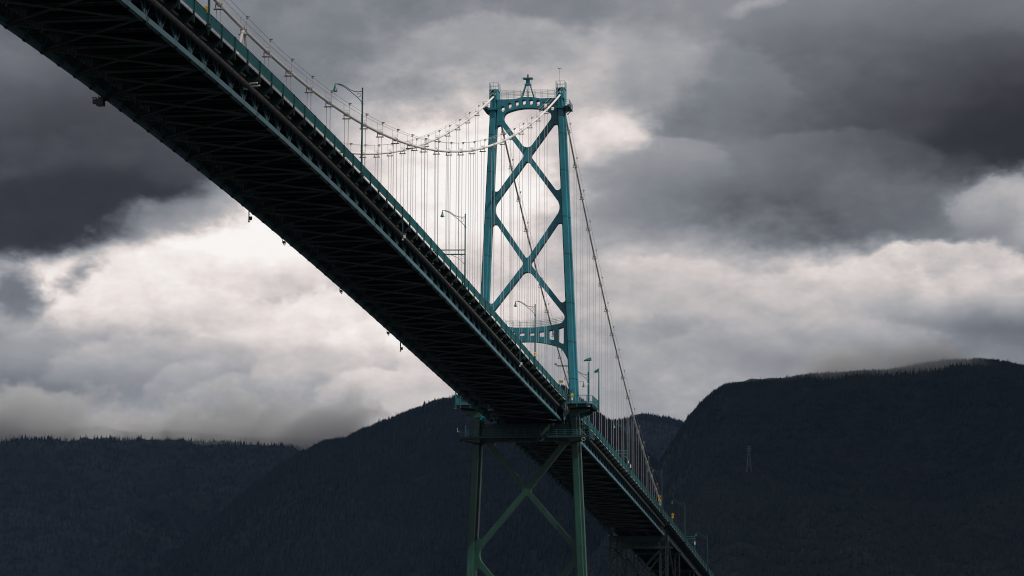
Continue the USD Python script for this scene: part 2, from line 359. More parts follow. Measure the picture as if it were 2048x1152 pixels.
def mountain(ridge, dist, depth, seed, rough=38.0, back=1500.0, wob=500.0):
    """A ridge through the directions of ridge (photograph pixels) about dist metres off, with a slope of the given depth running down towards the water."""
    ae = np.array([az_el(*p) for p in ridge])
    az = np.radians(np.linspace(ae[0, 0], ae[-1, 0], 420)); el = np.radians(np.interp(np.degrees(az), ae[:, 0], ae[:, 1]))
    u = np.degrees(az)
    r0 = dist + wob*(meshkit.fbm(np.stack([u*0.35, 0*u+seed, 0*u], 1), 3, seed)-0.5)
    zr = 5 + r0*np.tan(el)
    t = np.concatenate([np.linspace(0, 1, 90), 1 + np.linspace(0.02, 1, 24)**1.3])
    V = np.zeros((len(t), len(az), 3))
    for i, tt in enumerate(t):
        if tt <= 1: r = r0 - depth*(1-tt); h = zr*(tt**1.15)
        else: r = r0 + back*(tt-1); h = zr*(1 - 0.55*(tt-1)**1.4)
        x = CAM[0] + r*np.sin(az); y = CAM[1] + r*np.cos(az)
        P = np.stack([x, y, 0*x], 1)
        fade = math.sin(min(tt, 1)*math.pi/2) if tt < 0.98 else 1.0
        at_ridge = 1 - math.exp(-((tt-1)/0.10)**2)
        W = P + 260*(np.stack([meshkit.fbm(P/600.0, 3, seed+31), meshkit.fbm(P/600.0, 3, seed+37), 0*x], 1)-0.5)
        spur = np.abs(meshkit.fbm(W/900.0, 5, seed+3)-0.5)*2
        n = (0.28 - spur)*rough*5.5*at_ridge*fade + (meshkit.fbm(P/110.0, 4, seed+9)-0.5)*rough*(0.35 + 0.5*at_ridge)
        V[i] = np.stack([x, y, np.maximum(h + n, -3 + 0*h)], 1)
    nu, nv = len(az), len(t)
    i, j = np.meshgrid(np.arange(nv-1), np.arange(nu-1), indexing='ij')
    q = np.stack([i*nu+j, i*nu+j+1, (i+1)*nu+j+1, (i+1)*nu+j], -1).reshape(-1, 4)
    f = np.vstack([q[:, [0, 1, 2]], q[:, [0, 2, 3]]])
    single('mountain', (V.reshape(-1, 3), f), HILL, kind='structure', smooth=True)
    return V, t
def conifer(seed):
    r = random.Random(seed); m = MB()
    m.lathe([(0.05, 0.0), (0.05, 0.2)], 5)
    z = 0.10
    for k in range(4):
        w = (0.20 - 0.042*k)*r.uniform(0.85, 1.15); m.lathe([(w, z), (w*0.25, z+0.36), (0.0, z+0.40)], 7, (r.uniform(-.012, .012), r.uniform(-.012, .012), 0)); z += 0.2
    v, f = m.out(); v[:, 2] /= v[:, 2].max()
    return v, f
def forest(V, t, n, hmin, hmax, seed, lo=0.10, name='conifer_forest', ridge_share=0.22):
    g = np.random.default_rng(seed); nu = V.shape[1]
    n_r = int(n*ridge_share)
    tt = np.concatenate([g.uniform(lo, 1.0, n-n_r)**0.8, g.normal(1.0, 0.008, n_r)]); tt = np.clip(tt, lo, 1.1); uu = g.uniform(0, nu-1.001, n)
    ti = np.clip(np.interp(tt, t, np.arange(len(t))), 0, len(t)-1.001); a, b = ti.astype(int), uu.astype(int); fa, fb = (ti-a)[:, None], (uu-b)[:, None]
    P = V[a, b]*(1-fa)*(1-fb) + V[a+1, b]*fa*(1-fb) + V[a, b+1]*(1-fa)*fb + V[a+1, b+1]*fa*fb
    keep = P[:, 2] > 15; P = P[keep]; n = len(P)
    base = '/World/' + numbered('/World', name)
    pi = UsdGeom.PointInstancer.Define(stage, base)
    tag(pi.GetPrim(), kind='stuff')
    protos = []
    for k in range(3):
        usdkit.mesh(stage, f'{base}/crown_{k+1:03d}' if k else f'{base}/crown', conifer(seed*10+k), TREE)
        protos.append(f'{base}/crown_{k+1:03d}' if k else f'{base}/crown')
    pi.CreatePrototypesRel().SetTargets([Sdf.Path(p) for p in protos])
    pi.CreateProtoIndicesAttr([int(x) for x in g.integers(0, 3, n)])
    from pxr import Vt
    pi.CreatePositionsAttr(Vt.Vec3fArray.FromNumpy((P - [0, 0, 0.6]).astype(np.float32)))
    h = g.uniform(hmin, hmax, n)*np.where(g.random(n) < 0.04, 1.3, 1.0)*g.uniform(0.7, 1.1, n); w = h*g.uniform(0.85, 1.25, n)
    pi.CreateScalesAttr(Vt.Vec3fArray.FromNumpy(np.stack([w, w, h], 1).astype(np.float32)))
    th = g.uniform(0, 2*np.pi, n)
    pi.CreateOrientationsAttr([Gf.Quath(float(math.cos(x/2)), 0, 0, float(math.sin(x/2))) for x in th])
    return pi.GetPrim()

RIDGES = dict(
    right=[(1080, 1290), (1200, 1120), (1290, 985), (1345, 890), (1372, 848), (1400, 815), (1430, 790), (1452, 775), (1500, 769), (1600, 760), (1700, 752), (1800, 742), (1880, 731), (1960, 727), (2048, 739), (2150, 752), (2400, 775), (2900, 800)],
    gap=[(800, 905), (950, 880), (1100, 858), (1180, 842), (1230, 848), (1290, 834), (1340, 842), (1380, 856), (1450, 850), (1600, 850)],
    centre=[(150, 1290), (280, 1180), (400, 1068), (520, 965), (580, 925), (640, 897), (690, 884), (720, 868), (760, 853), (800, 837), (850, 820), (900, 803), (960, 778), (1050, 760), (1130, 782), (1220, 850), (1300, 920), (1400, 1000)],
    left=[(-420, 880), (-200, 866), (0, 862), (200, 866), (400, 872), (550, 882), (700, 894), (800, 908), (900, 935)],
)
Vg, tg = mountain(RIDGES['gap'], 13000, 4000, 41, rough=60)
Vl, tl = mountain(RIDGES['left'], 11000, 4600, 29, rough=60)
Vc, tc = mountain(RIDGES['centre'], 8600, 3400, 17, rough=55)
Vr, tr = mountain(RIDGES['right'], 7000, 3600, 5, rough=50)
for V_, t_, n_, h0, h1, sd, lab in ((Vr, tr, 60000, 9, 16, 3, 'dark conifer forest covering the large mountain at the right'),
                                    (Vc, tc, 46000, 11, 22, 4, 'dark conifer forest on the ridge behind the bridge tower'),
                                    (Vl, tl, 26000, 11, 20, 6, 'dark conifer forest on the mountain under the left cloud bank'),
                                    (Vg, tg, 14000, 13, 25, 8, 'hazy forest on the farthest mountain in the gap right of the tower')):
    tag(forest(V_, t_, n_, h0, h1, sd), lab, 'forest')

# ------------------------------------------------------------------ low cloud and haze
def cloud_bank(name, label, dist, px0, px1, py0, py1, thick, density, feature, seed, bottom=0.25, top=0.35, thr=0.46, soft=0.06, side=0.38):
    """Low cloud lying on a mountainside: a closed block of air whose density billows and thins to nothing towards its faces."""
    a0, a1 = az_el(px0, (py0+py1)/2)[0], az_el(px1, (py0+py1)/2)[0]
    z0, z1 = [5 + dist*math.tan(math.radians(az_el((px0+px1)/2, p)[1])) for p in (py1, py0)]
    am = math.radians((a0+a1)/2); c = np.array([CAM[0] + dist*math.sin(am), CAM[1] + dist*math.cos(am), (z0+z1)/2])
    w = dist*math.radians(a1-a0); h = z1-z0
    path = '/World/' + numbered('/World', name)
    g = Graph(); O = g.node('texture_coordinate', 'object')
    sp = g.node('separate_xyz', 'x', vector=O); x, y, z = sp, g.also(sp, 'y'), g.also(sp, 'z')
    P = g.node('geometry', 'position')
    P2 = g.node('mapping', 'vector', mapping_type='point', vector=P, location=(seed*777.0, 0, 0), scale=(1, 1, 1.1))
    n = g.noise(P2, 1.0/feature, 6.0, 0.55)
    nb = g.noise(P2, 0.28/feature, 2.0, 0.5)
    ex = g.smooth(g.math('absolute', x), 0.5, side); ey = g.smooth(g.math('absolute', y), 0.5, 0.25)
    ez = g.smooth(z, -0.5, -0.5+bottom) * g.smooth(z, 0.5, 0.5-top)
    d = (n*0.58 + nb*0.42) - (1.0 - ex*ey*ez)*0.40
    dens = g.smooth(d, thr-soft*0.5, thr+soft) * density
    m = g.make(path.split('/')[-1] + '_vapour', volume=g.node('principled_volume', 'volume', color=(0.99, 0.99, 0.995), density=dens, anisotropy=0.0))
    me = usdkit.mesh(stage, path, trimesh.creation.box((1, 1, 1)), m)
    UsdGeom.Xformable(me).AddTranslateOp().Set(Gf.Vec3d(*c)); UsdGeom.Xformable(me).AddRotateZOp().Set(-math.degrees(am)); UsdGeom.Xformable(me).AddScaleOp().Set(Gf.Vec3f(float(w), float(thick), float(h)))
    tag(me.GetPrim(), label, 'cloud', kind='stuff')
cloud_bank('cloud', 'grey billowing cloud bank lying low over the left mountain', 10760, -420, 850, 690, 945, 640, 0.0075, 130, 1, bottom=0.10, top=0.75, thr=0.375, soft=0.05)
cloud_bank('cloud', 'soft cloud sheet resting on top of the large right mountain', 7120, 1475, 2060, 610, 800, 460, 0.007, 130, 2, bottom=0.2, top=0.8, thr=0.36, soft=0.14, side=0.16)
def storm_cloud(V, near, z0, lead, label, density=0.008):
    """A thick storm cloud above the frame that keeps the sun off a mountainside: its far edge lies along the ridge, seen from the sun."""
    rid = V[89][::6]; nu = len(rid); s = SUN_DIR/SUN_DIR[2]; px = np.linspace(0, 1, nu)
    back = np.array([np.interp(p, *lead) for p in px])
    out = rid - [CAM[0], CAM[1], 0]; out[:, 2] = 0; dist = np.linalg.norm(out, axis=1, keepdims=True); out = out/dist
    rows = []
    for v in np.linspace(0, 1, 26):
        g = rid - out*(back[:, None] + near*v); g[:, 2] = rid[:, 2] - np.clip(near*v, 0, 1e9)*0.0
        rows.append(g + s*(z0 - g[:, 2:3]))
    B = np.array(rows); n = meshkit.fbm(B/700.0, 4, 61); e = np.minimum(1, np.minimum(np.linspace(1, 0, 26)[:, None]*5, 1))**0.5*np.ones((26, nu))
    T = B + s*((260 + 260*n)*e + 20)[..., None]; B = B + [0, 0, 1]*(90*n*e)[..., None]*0
    bot, top = B.reshape(-1, 3), T.reshape(-1, 3); N = len(bot); idx = np.arange(N).reshape(26, nu); f = []
    for i in range(25):
        for j in range(nu-1):
            p, q, r_, t_ = idx[i, j], idx[i+1, j], idx[i+1, j+1], idx[i, j+1]
            f += [(p, q, r_), (p, r_, t_), (N+p, N+r_, N+q), (N+p, N+t_, N+r_)]
    rim = list(idx[:, 0]) + list(idx[-1, 1:]) + list(idx[-2::-1, -1]) + list(idx[0, -2:0:-1])
    for p, q in zip(rim, rim[1:] + rim[:1]): f += [(p, N+q, q), (p, N+p, N+q)]
    m_ = trimesh.Trimesh(np.vstack([bot, top]), np.array(f), process=False)
    if m_.volume < 0: m_.invert()
    g = Graph(); m = g.make(numbered('', 'storm_cloud_vapour'), volume=g.node('principled_volume', 'volume', color=(0.86, 0.87, 0.90), density=density, anisotropy=0.0))
    single('storm_cloud', (np.array(m_.vertices), np.array(m_.faces)), m, label, 'cloud', kind='stuff')
storm_cloud(Vr, 3700, 2200, ((0, 0.245, 0.275, 0.47, 0.51, 1), (-60, -60, 10, 10, -60, -60)), 'storm cloud above the frame, over the large right mountain')
storm_cloud(Vc, 3300, 2500, ((0, 1), (-60, -60)), 'storm cloud above the frame, over the ridge behind the tower')
storm_cloud(Vl, 3800, 3000, ((0, 0.64, 0.74, 0.88, 0.92, 1), (480, 480, 330, 330, -60, -60)), 'storm cloud above the frame, over the left mountain')
storm_cloud(Vg, 2300, 3800, ((0, 1), (-60, -60)), 'storm cloud above the frame, over the farthest mountain')
def lens_cloud(over, z, rx, ry, rz, density, label):
    """A patch of cloud above the frame that lies between the sun and one stretch of the bridge."""
    t = trimesh.creation.icosphere(4, 1.0); v = np.array(t.vertices); n = meshkit.fbm(v*1.8 + z, 3, int(z))-0.5; v = v*(1 + 0.35*n[:, None])*[rx, ry, rz]
    v = v + np.asarray(over) + SUN_DIR/SUN_DIR[2]*(z - over[2])
    g = Graph(); mat = g.make(numbered('', 'storm_cloud_vapour'), volume=g.node('principled_volume', 'volume', color=(0.86, 0.87, 0.90), density=density, anisotropy=0.0))
    single('storm_cloud', (v, np.array(t.faces)), mat, label, 'cloud', kind='stuff')
lens_cloud(np.array([0, 420.0, 60]), 2000.0, 520, 300, 110, 0.0065, 'patch of storm cloud above the frame, over the far end of the side span')
lens_cloud(np.array([0, -400.0, 65]), 2080.0, 520, 240, 110, 0.0055, 'patch of storm cloud above the frame, over the middle of the bridge')
def haze():
    g = Graph(); m = g.make('haze_air', volume=g.node('principled_volume', 'volume', color=(0.27, 0.48, 1.0), density=5.0e-6, anisotropy=0.0))
    b = trimesh.creation.box((36000, 36000, 1721)); b.apply_translation((0, 5000, 859.5))
    single('haze', (np.array(b.vertices), np.array(b.faces)), m, 'thin blue haze in the air between the bridge and the mountains', 'haze', kind='stuff')
haze()

# ------------------------------------------------------------------ the bridge's lines (metres; y runs along the bridge, 0 at the tower)
MID, WC, WT, LR = -236.25, 6.1, 6.05, 7.75       # midspan, cable line, truss line, railing line
Z_MID, Z_TOP = 72.403, 118.244
def zc(y):
    """Underside of the bottom chord."""
    y = np.asarray(y, float); t = (y - MID)/(-MID)
    main = 64.688 - 9.913*t*t + 3.538*np.clip(t, -1, 1)**4
    side = 58.313 - 0.20 - 0.0364*y - 3.0e-5*y*y
    return np.where(y < -2, main, np.where(y > 2, side, main + (side-main)*(y+2)/4))
def cable_main(y): t = (np.asarray(y, float) - MID)/(-MID); return Z_MID + 45.841*t*t - 0.0*t
def cable_side(y): t = np.asarray(y, float)/187.0; return Z_TOP + (56.927 - Z_TOP)*t - 4*6.854*t*(1-t)
def seg(mb, y0, y1, x0, x1, h0, h1, n=1):
    """A solid that follows the deck's curve: lateral x0..x1, heights h0..h1 above the chord line."""
    ys = np.linspace(y0, y1, n+1)
    for a, b in zip(ys[:-1], ys[1:]):
        za, zb = float(zc(a)), float(zc(b))
        mb.hexa([(x0, a, za+h0), (x1, a, za+h0), (x1, a, za+h1), (x0, a, za+h1)][::-1], [(x0, b, zb+h0), (x1, b, zb+h0), (x1, b, zb+h1), (x0, b, zb+h1)][::-1])
    return mb
def pt(x, y, h): return np.array([x, y, float(zc(y)) + h])
Y0, Y1 = -301.25, 187.0
ST = [y for y in np.arange(-301.25, 187.1, 5.0)]          # posts, verticals, floor beams
def near_tower(y): return abs(y) < 5.6

# ------------------------------------------------------------------ stiffening truss and deck
DK = thing('bridge_deck', 'long dark suspended road deck with steel truss and cross-braced underside', 'bridge deck', (0, MID, float(zc(MID))))
part(DK, 'road_slab', seg(MB(), Y0, Y1, -5.9, 5.9, 3.22, 3.52, 98), M['asphalt'])
for s in (1, -1):
    x = sorted((s*6.45, s*7.70)); part(DK, 'sidewalk', seg(MB(), Y0, -4.6, *x, 3.0, 3.2, 60), M['asphalt']); part(DK, 'sidewalk', seg(MB(), 6.0, Y1, *x, 3.0, 3.2, 36), M['asphalt'])
    x = sorted((s*5.82, s*6.28)); part(DK, 'top_chord', seg(MB(), Y0, Y1, *x, 2.72, 3.18, 98), M['dark'])
    x = sorted((s*5.96, s*6.40))
    ys = list(np.arange(Y0, -1.0, 20.0)) + [-2.2]
    ys2 = [2.2] + list(np.arange(20.0, Y1, 20.0)) + [Y1]
    for yy in (ys, ys2):
        for a, b in zip(yy[:-1], yy[1:]):
            ch = part(DK, 'bottom_chord', seg(MB(), a+0.006, b-0.006, *x, 0.0, 0.5, 4), M['chord'])
            pl = MB(); xo = s*6.40
            lo, hi = sorted((xo, xo + s*0.022)); seg(pl, b-0.75, b+0.0, lo, hi, 0.06, 0.44); part(ch, 'splice_plate', pl, M['chord'])
            if s > 0 and a > -290:
                pl = MB(); c = pt(6.402, (a+b)/2, 0.25); n = 14
                for k in range(n):
                    t0, t1 = 2*math.pi*k/n, 2*math.pi*(k+1)/n
                    pl.bar(c + [0.01, .36*math.cos(t0), .15*math.sin(t0)], c + [0.01, .36*math.cos(t1), .15*math.sin(t1)], 0.03, 0.05)
                part(ch, 'hand_hole_rim', pl, M['black'])
for i, y in enumerate(ST):
    if abs(y) < 3: continue
    m = MB(); a, b = pt(-5.85, y, 2.35), pt(5.85, y, 2.35); m.ibar(a, b, 0.32, 0.95, 0.035); part(DK, 'floor_beam', m, M['black'])
    m = MB(); m.bar(pt(-5.95, y, 0.30), pt(5.95, y, 0.30), 0.14, 0.20) if i % 2 == 0 else m.bar(pt(-5.95, y, 0.42), pt(5.95, y, 0.42), 0.08, 0.10); part(DK, 'strut', m, M['brace' if i % 2 == 0 else 'dark'])
    for s in (1, -1):
        m = MB(); m.ibar(pt(s*6.15, y, 0.5), pt(s*6.15, y, 2.72), 0.14, 0.20, 0.025, (0, 1, 0)); part(DK, 'vertical', m, M['chord'])
        g = Polygon([(s*6.30, 1.75), (s*6.30, 2.98), (s*7.68, 2.98), (s*7.68, 2.62)])
        m = MB(); z = float(zc(y)); m.prism_xz(affinity.translate(g, 0, z), y-0.035, y+0.035)
        m.bar(pt(s*6.30, y, 1.75), pt(s*7.70, y, 2.60), 0.26, 0.03)
        k = part(DK, 'sidewalk_bracket', m, M['dark'])
        part(k, 'end_plate', MB().bar(pt(s*7.715, y, 2.58), pt(s*7.715, y, 2.98), 0.28, 0.03, (0, 1, 0)), M['chord'])
        m = MB(); m.box(s*6.18-0.16, s*6.18+0.16, y-0.18, y+0.18, z-0.12, z-0.004); m.tube([(s*6.18, y, z-0.22), (s*6.18, y, z-0.12)], 0.07, 6); part(DK, 'hanger_anchor', m, M['dark'])
        if s < 0: m = MB(); seg(m, y-0.75, y+0.75, -5.955, -5.93, 0.12, 0.36); part(DK, 'cover_plate', m, M['brown'])
for a, b in zip(ST[:-1], ST[1:]):
    if abs((a+b)/2) < 4: continue
    for s in (1, -1):
        mid = (a+b)/2
        for y2 in (a, b):
            m = MB(); m.ibar(pt(s*6.15, mid + (y2-mid)*0.06, 2.72), pt(s*6.15, y2 + (mid-y2)*0.09, 0.46), 0.10, 0.12, 0.02, (1, 0, 0))
            part(DK, 'web_diagonal', m, M['chord'])
        if s > 0:
            for y2 in (a, b):
                g = MB(); z = float(zc(y2)); o = 1 if y2 == a else -1
                g.prism_yz(Polygon([(y2+0.14*o, z+0.5), (y2+0.75*o, z+0.5), (y2+0.42*o, z+1.05), (y2+0.14*o, z+1.2)]), 6.18, 6.21)
                part(DK, 'gusset_plate', g, M['chord'])
for j in range(0, len(ST)-2, 2):
    a, b = ST[j], ST[j+2]; c = (a+b)/2
    if abs(c) < 6: continue
    for s in (1, -1):
        m = MB(); m.ibar(pt(-s*5.9, a, 0.20 + (0.0 if s > 0 else 0.14)), pt(s*5.9, b, 0.20 + (0.0 if s > 0 else 0.14)), 0.30, 0.13, 0.025); part(DK, 'cross_brace', m, M['brace'])
    m = MB(); z = float(zc(c)); m.box(-0.5, 0.5, c-0.4, c+0.4, z+0.12, z+0.125); part(DK, 'gusset_plate', m, M['brace'])
for k, x in enumerate((-4.2, -2.1, 0.0, 2.1, 4.2)): part(DK, 'stringer', seg(MB(), Y0, Y1, x-0.12, x+0.12, 2.84, 3.2, 98), M['dark'])
for i, (a, b) in enumerate(zip(ST[:-1], ST[1:])):        # pale kerb edge of the sidewalk, three slabs a bay
    for s in ((1, -1) if i < 100 else ()):
        if near_tower((a+b)/2): continue
        m = MB(); w = (b-a-0.2)/3; xx = sorted((s*7.70, s*7.735))
        for k in range(3): seg(m, a+0.1+k*w+0.08, a+0.1+(k+1)*w-0.08, *xx, 3.06, 3.20)
        part(DK, 'kerb_slab', m, M['concrete'])
for s in (1, -1):
    for a, b in ((Y0, -7.5), (7.5, Y1-2)):                 # the brown service pipe under the sidewalk
        ys = np.arange(a, b, 2.5); pi = MB(); pi.tube([pt(s*6.74, y, 1.86) for y in ys], 0.29, 10); pp = part(DK, 'service_pipe', pi, M['brown'], smooth=40)
        for y in np.arange(a+2.5, b-2, 5.0):
            r = MB(); r.tube([pt(s*6.74, y-0.07, 1.86), pt(s*6.74, y+0.07, 1.86)], 0.32, 10); r.bar(pt(s*6.3, y, 2.2), pt(s*6.74, y, 2.2), 0.08, 0.06); part(pp, 'pipe_band', r, M['dark'])

# cable duct behind the far truss
for a, b in list(zip(np.arange(Y0, -10, 10.0), np.arange(Y0+10, -1, 10.0))) + list(zip(np.arange(8.75, 180, 10.0), np.arange(18.75, 188, 10.0))):
    part(DK, 'cable_duct', seg(MB(), a+0.004, b-0.004, -6.9, -6.46, 0.55, 1.72, 2), M['dark'])

# ------------------------------------------------------------------ railings
def railing(s, a0, a1, label, stations):
    y_ref = stations[len(stations)//2]
    G = thing('railing', label, 'railing', pt(s*LR, y_ref, 3.2), 'railings along the bridge deck')
    ys = np.array(sorted(set([a0] + [y for y in stations if a0 < y < a1] + [a1])))
    dense = np.unique(np.concatenate([np.linspace(p, q, 3) for p, q in zip(ys[:-1], ys[1:])]))
    part(G, 'top_rail', MB().tube([pt(s*LR, y, 4.44) for y in dense], 0.05, 8), M['dark'])
    part(G, 'lower_rail', MB().tube([pt(s*(LR+0.06), y, 3.36) for y in dense], 0.045, 8), M['chord'])
    for y in ys:
        z = float(zc(y)); m = MB(); m.box(*sorted((s*(LR-0.06), s*(LR+0.13))), y-0.035, y+0.035, z+2.28, z+4.46); part(G, 'post', m, M['post'])
    for p, q in zip(ys[:-1], ys[1:]):
        if q-p < 1: continue
        m = MB(); n = max(4, int((q-p)/0.125))
        seg(m, p+0.07, q-0.07, *sorted((s*(LR-0.025), s*(LR+0.025))), 3.40, 3.45); seg(m, p+0.07, q-0.07, *sorted((s*(LR-0.025), s*(LR+0.025))), 4.30, 4.35)
        for k in range(n):
            y = p + (q-p)*(k+0.5)/n; z = float(zc(y)); m.box(*sorted((s*(LR-0.026), s*(LR+0.026))), y-0.010, y+0.010, z+3.44, z+4.31)
        part(G, 'panel', m, M['rail'])
    return G
P_ST = list(np.arange(-301.25, -4.0, 5.0)) + [-4.6]
S_ST = [6.0] + list(np.arange(8.75, 187.0, 5.0)) + [187.0]
railing(1, -301.25, -4.6, 'teal railing along the near edge of the deck, left of the tower', P_ST)
railing(1, 6.0, 187.0, 'teal railing along the near edge of the deck, right of the tower', S_ST)


# ------------------------------------------------------------------ the tower
def leg_c(z): return 6.15 + 0.044*(116.0 - z)
def leg_a(z): return 0.72 + 0.0016*(116.0 - z)
def cross(z, s):
    c, a, a2, bc, bf = s*leg_c(z), leg_a(z), 0.41 + 0.001*(116-z), 0.58 + 0.003*(116-z), 1.95 + 0.004*(116-z)
    return [(c-a, -bc), (c-a2, -bc), (c-a2, -bf), (c+a2, -bf), (c+a2, -bc), (c+a, -bc), (c+a, bc), (c+a2, bc), (c+a2, bf), (c-a2, bf), (c-a2, bc), (c-a, bc)]
def leg_mesh(z0, z1, s, n=8):
    m = MB(); zs = np.linspace(z0, z1, n+1); rings = []
    V = np.array([[(x, y, z) for x, y in cross(z, s)] for z in zs]); k = 12
    f = []
    for i in range(n):
        for j in range(k):
            a, b, c, d = i*k+j, i*k+(j+1) % k, (i+1)*k+(j+1) % k, (i+1)*k+j
            f += [(a, b, c), (a, c, d)]
    cap = trimesh.creation.extrude_polygon(Polygon(cross(0, 1)), 1.0, engine='earcut')
    m.add(V.reshape(-1, 3), f)
    for z, up in ((z0, -1), (z1, 1)):
        p = Polygon(cross(z, s)); v, tri = trimesh.creation.triangulate_polygon(p, engine='earcut'); v = np.asarray(v)
        m.add(np.column_stack([v, np.full(len(v), z)]), np.asarray(tri)[:, ::up])
    return m
def rail_run(mb, pts, h=1.1, rails=3, r=0.022, step=1.3, closed=False):
    """Tube railing along a 3-D polyline of floor points."""
    pts = [np.asarray(p, float) for p in pts]
    if closed: pts = pts + [pts[0]]
    for k in range(rails):
        z = h*(k+1)/rails
        for p, q in zip(pts[:-1], pts[1:]): mb.tube([p + [0, 0, z], q + [0, 0, z]], r, 6)
    for p, q in zip(pts[:-1], pts[1:]):
        n = max(1, int(round(np.linalg.norm(q-p)/step)))
        for k in range(n + (q is pts[-1])):
            b = p + (q-p)*k/n; mb.tube([b, b + [0, 0, h]], r*1.25, 6)
    return mb

TW = thing('bridge_tower', 'tall teal steel suspension tower with two legs and three crossed braces', 'bridge tower', (0, 0, 0))
Z_DECK = 61.6
for s in (-1, 1):
    u = part(TW, 'leg', leg_mesh(Z_DECK-3.0, 117.2, s), M['teal'])
    for z in (110.6, 103.8, 95.3, 88.5, 79.6, 72.6, 65.9):
        b = MB(); p = Polygon(cross(z, s)).buffer(0.012, join_style=2); b.prism_xy(p, z-0.045, z+0.045); part(u, 'splice_band', b, M['post'])
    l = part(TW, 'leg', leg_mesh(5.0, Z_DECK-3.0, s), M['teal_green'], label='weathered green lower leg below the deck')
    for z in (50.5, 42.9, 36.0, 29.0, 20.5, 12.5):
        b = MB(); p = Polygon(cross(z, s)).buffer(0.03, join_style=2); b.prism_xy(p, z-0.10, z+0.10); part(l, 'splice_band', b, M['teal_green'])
    part(TW, 'pier_footing', MB().box(s*10.9-4, s*10.9+4, -5.5, 5.5, -4, 5.0), M['pier'])

def strip(x0, z0, x1, z1, w): return LineString([(x0, z0), (x1, z1)]).buffer(w/2, cap_style=2)
def xbrace(zt, zm, zb, w):
    ct, cb = leg_c(zt), leg_c(zb)
    return unary_union([strip(s*ct, zt, 0, zm, w) for s in (-1, 1)] + [strip(0, zm, s*cb, zb, w) for s in (-1, 1)])
def inner(z0, z1): return Polygon([(-(leg_c(z0)-leg_a(z0)+0.05), z0), ((leg_c(z0)-leg_a(z0)+0.05), z0), ((leg_c(z1)-leg_a(z1)+0.05), z1), (-(leg_c(z1)-leg_a(z1)+0.05), z1)])
def rnd(p, r): return p.buffer(-r, join_style=1).buffer(r, join_style=1) if not p.is_empty else p
def panel(z0, z1, solid):
    """The bracing plane between z0 and z1: everything between the legs but the openings, whose corners are rounded."""
    full = inner(z0, z1); op = full.difference(solid); keep = []
    for g in getattr(op, 'geoms', [op]):
        if g.area < 0.6: continue
        cx, cz = g.centroid.x, g.centroid.y
        b = rnd(g, 0.4)
        if abs(cx) < 0.6 and (abs(cz-N1) < 2.5 or abs(cz-N3) < 2.5):
            b = unary_union([rnd(g, 2.3), b.intersection(sbox(-4.0, -999, 4.0, 999))])
        elif abs(cx) > 0.6: b = rnd(g, 0.55)
        else: b = rnd(g, 1.15 if cz > 70 else 0.6)
        keep.append(b)
    return full.difference(unary_union(keep)), keep
N3 = 34.8
N0, X1, N1, X2, N2 = 115.2, 106.75, 97.2, 86.95, 76.9
# top portal with its curved edges
xs = np.linspace(-5.6, 5.6, 61)
top_edge = [(x, 117.62 - 0.62*(0.5-0.5*math.cos(min(1, abs(x)/4.6)*math.pi)) + (max(0, abs(x)-4.9)*0.5)) for x in xs]
low_edge = [(x, 115.62 - 1.25*(abs(x)/4.9)**2.2) for x in xs]
beam_top = Polygon(top_edge + low_edge[::-1])
wins = []
for x in (-4.55, -3.25, -1.95, -0.65, 0.65, 1.95, 3.25, 4.55):
    zz = 116.72 - 0.055*x*x; w = affinity.skew(sbox(x-0.36, zz-0.55, x+0.36, zz+0.47))
    wins.append(rnd(w, 0.26))
low_beam = Polygon([(x, 75.35 + 0.75*(abs(x)/6.5)**2) for x in np.linspace(-7.4, 7.4, 41)] + [(x, 72.85 - 0.65*(abs(x)/4.5)**2 - (max(0, abs(x)-5.6)**2)*0.5) for x in np.linspace(7.4, -7.4, 41)])
wins_l = []
for x, h, zc_ in ((0.9, 0.62, 74.17), (2.67, 0.95, 74.12), (4.45, 1.75, 73.98), (6.2, 2.75, 73.85)):
    for s in (-1, 1):
        k = (h-0.62)*0.14; w = Polygon([(s*(x-0.5), zc_-h/2+k), (s*(x+0.5), zc_-h/2-k), (s*(x+0.5), zc_+h/2+k*0.6), (s*(x-0.5), zc_+h/2-k*0.3)]); wins_l.append(rnd(w, 0.2))
hw = 0.46
up_solid = unary_union([beam_top, xbrace(N0, X1, N1, 2*hw), xbrace(N1, X2, N2, 2*hw), low_beam])
full_up, _ = panel(69.0, 117.3, up_solid.union(sbox(-20, 117.25, 20, 118)))
# below the low beam there is only air: cut it away, leaving curved corner gussets
under = Polygon([(x, 72.85 - 0.65*(abs(x)/4.5)**2 - (max(0, abs(x)-5.6)**2)*0.5) for x in np.linspace(-7.0, 7.0, 41)] + [(7.55, 68.5), (-7.55, 68.5)])
def corner(z0, z1):                                   # keeps a sliver of web along the leg under the beam
    return unary_union([Polygon([(s*(leg_c(z0)-leg_a(z0)+0.05), z0), (s*(leg_c(z1)-leg_a(z1)+0.05), z1), (s*(leg_c(z1)-leg_a(z1)-0.35), z1), (s*(leg_c(z0)-leg_a(z0)-0.02), z0)]) for s in (-1, 1)])
D2 = 0.78
def brace_part(poly, name, m, parent=TW, d=D2, label=None): return part(parent, name, MB().prism_xz(poly, -d, d), m, label=label)
web_top = full_up.intersection(sbox(-20, 113.2, 20, 119)).union(beam_top).intersection(inner(100, 119)).difference(unary_union(wins))
brace_part(web_top, 'top_portal_beam', M['teal'], d=0.80)
brace_part(full_up.intersection(sbox(-20, N1, 20, 113.2)), 'cross_brace', M['teal'])
brace_part(full_up.intersection(sbox(-20, 78.0, 20, N1)), 'cross_brace', M['teal'])
lb = full_up.intersection(sbox(-20, 70.0, 20, 78.0)).union(low_beam.intersection(inner(60, 118))).difference(under.difference(corner(68.5, 72.5))).difference(unary_union(wins_l))
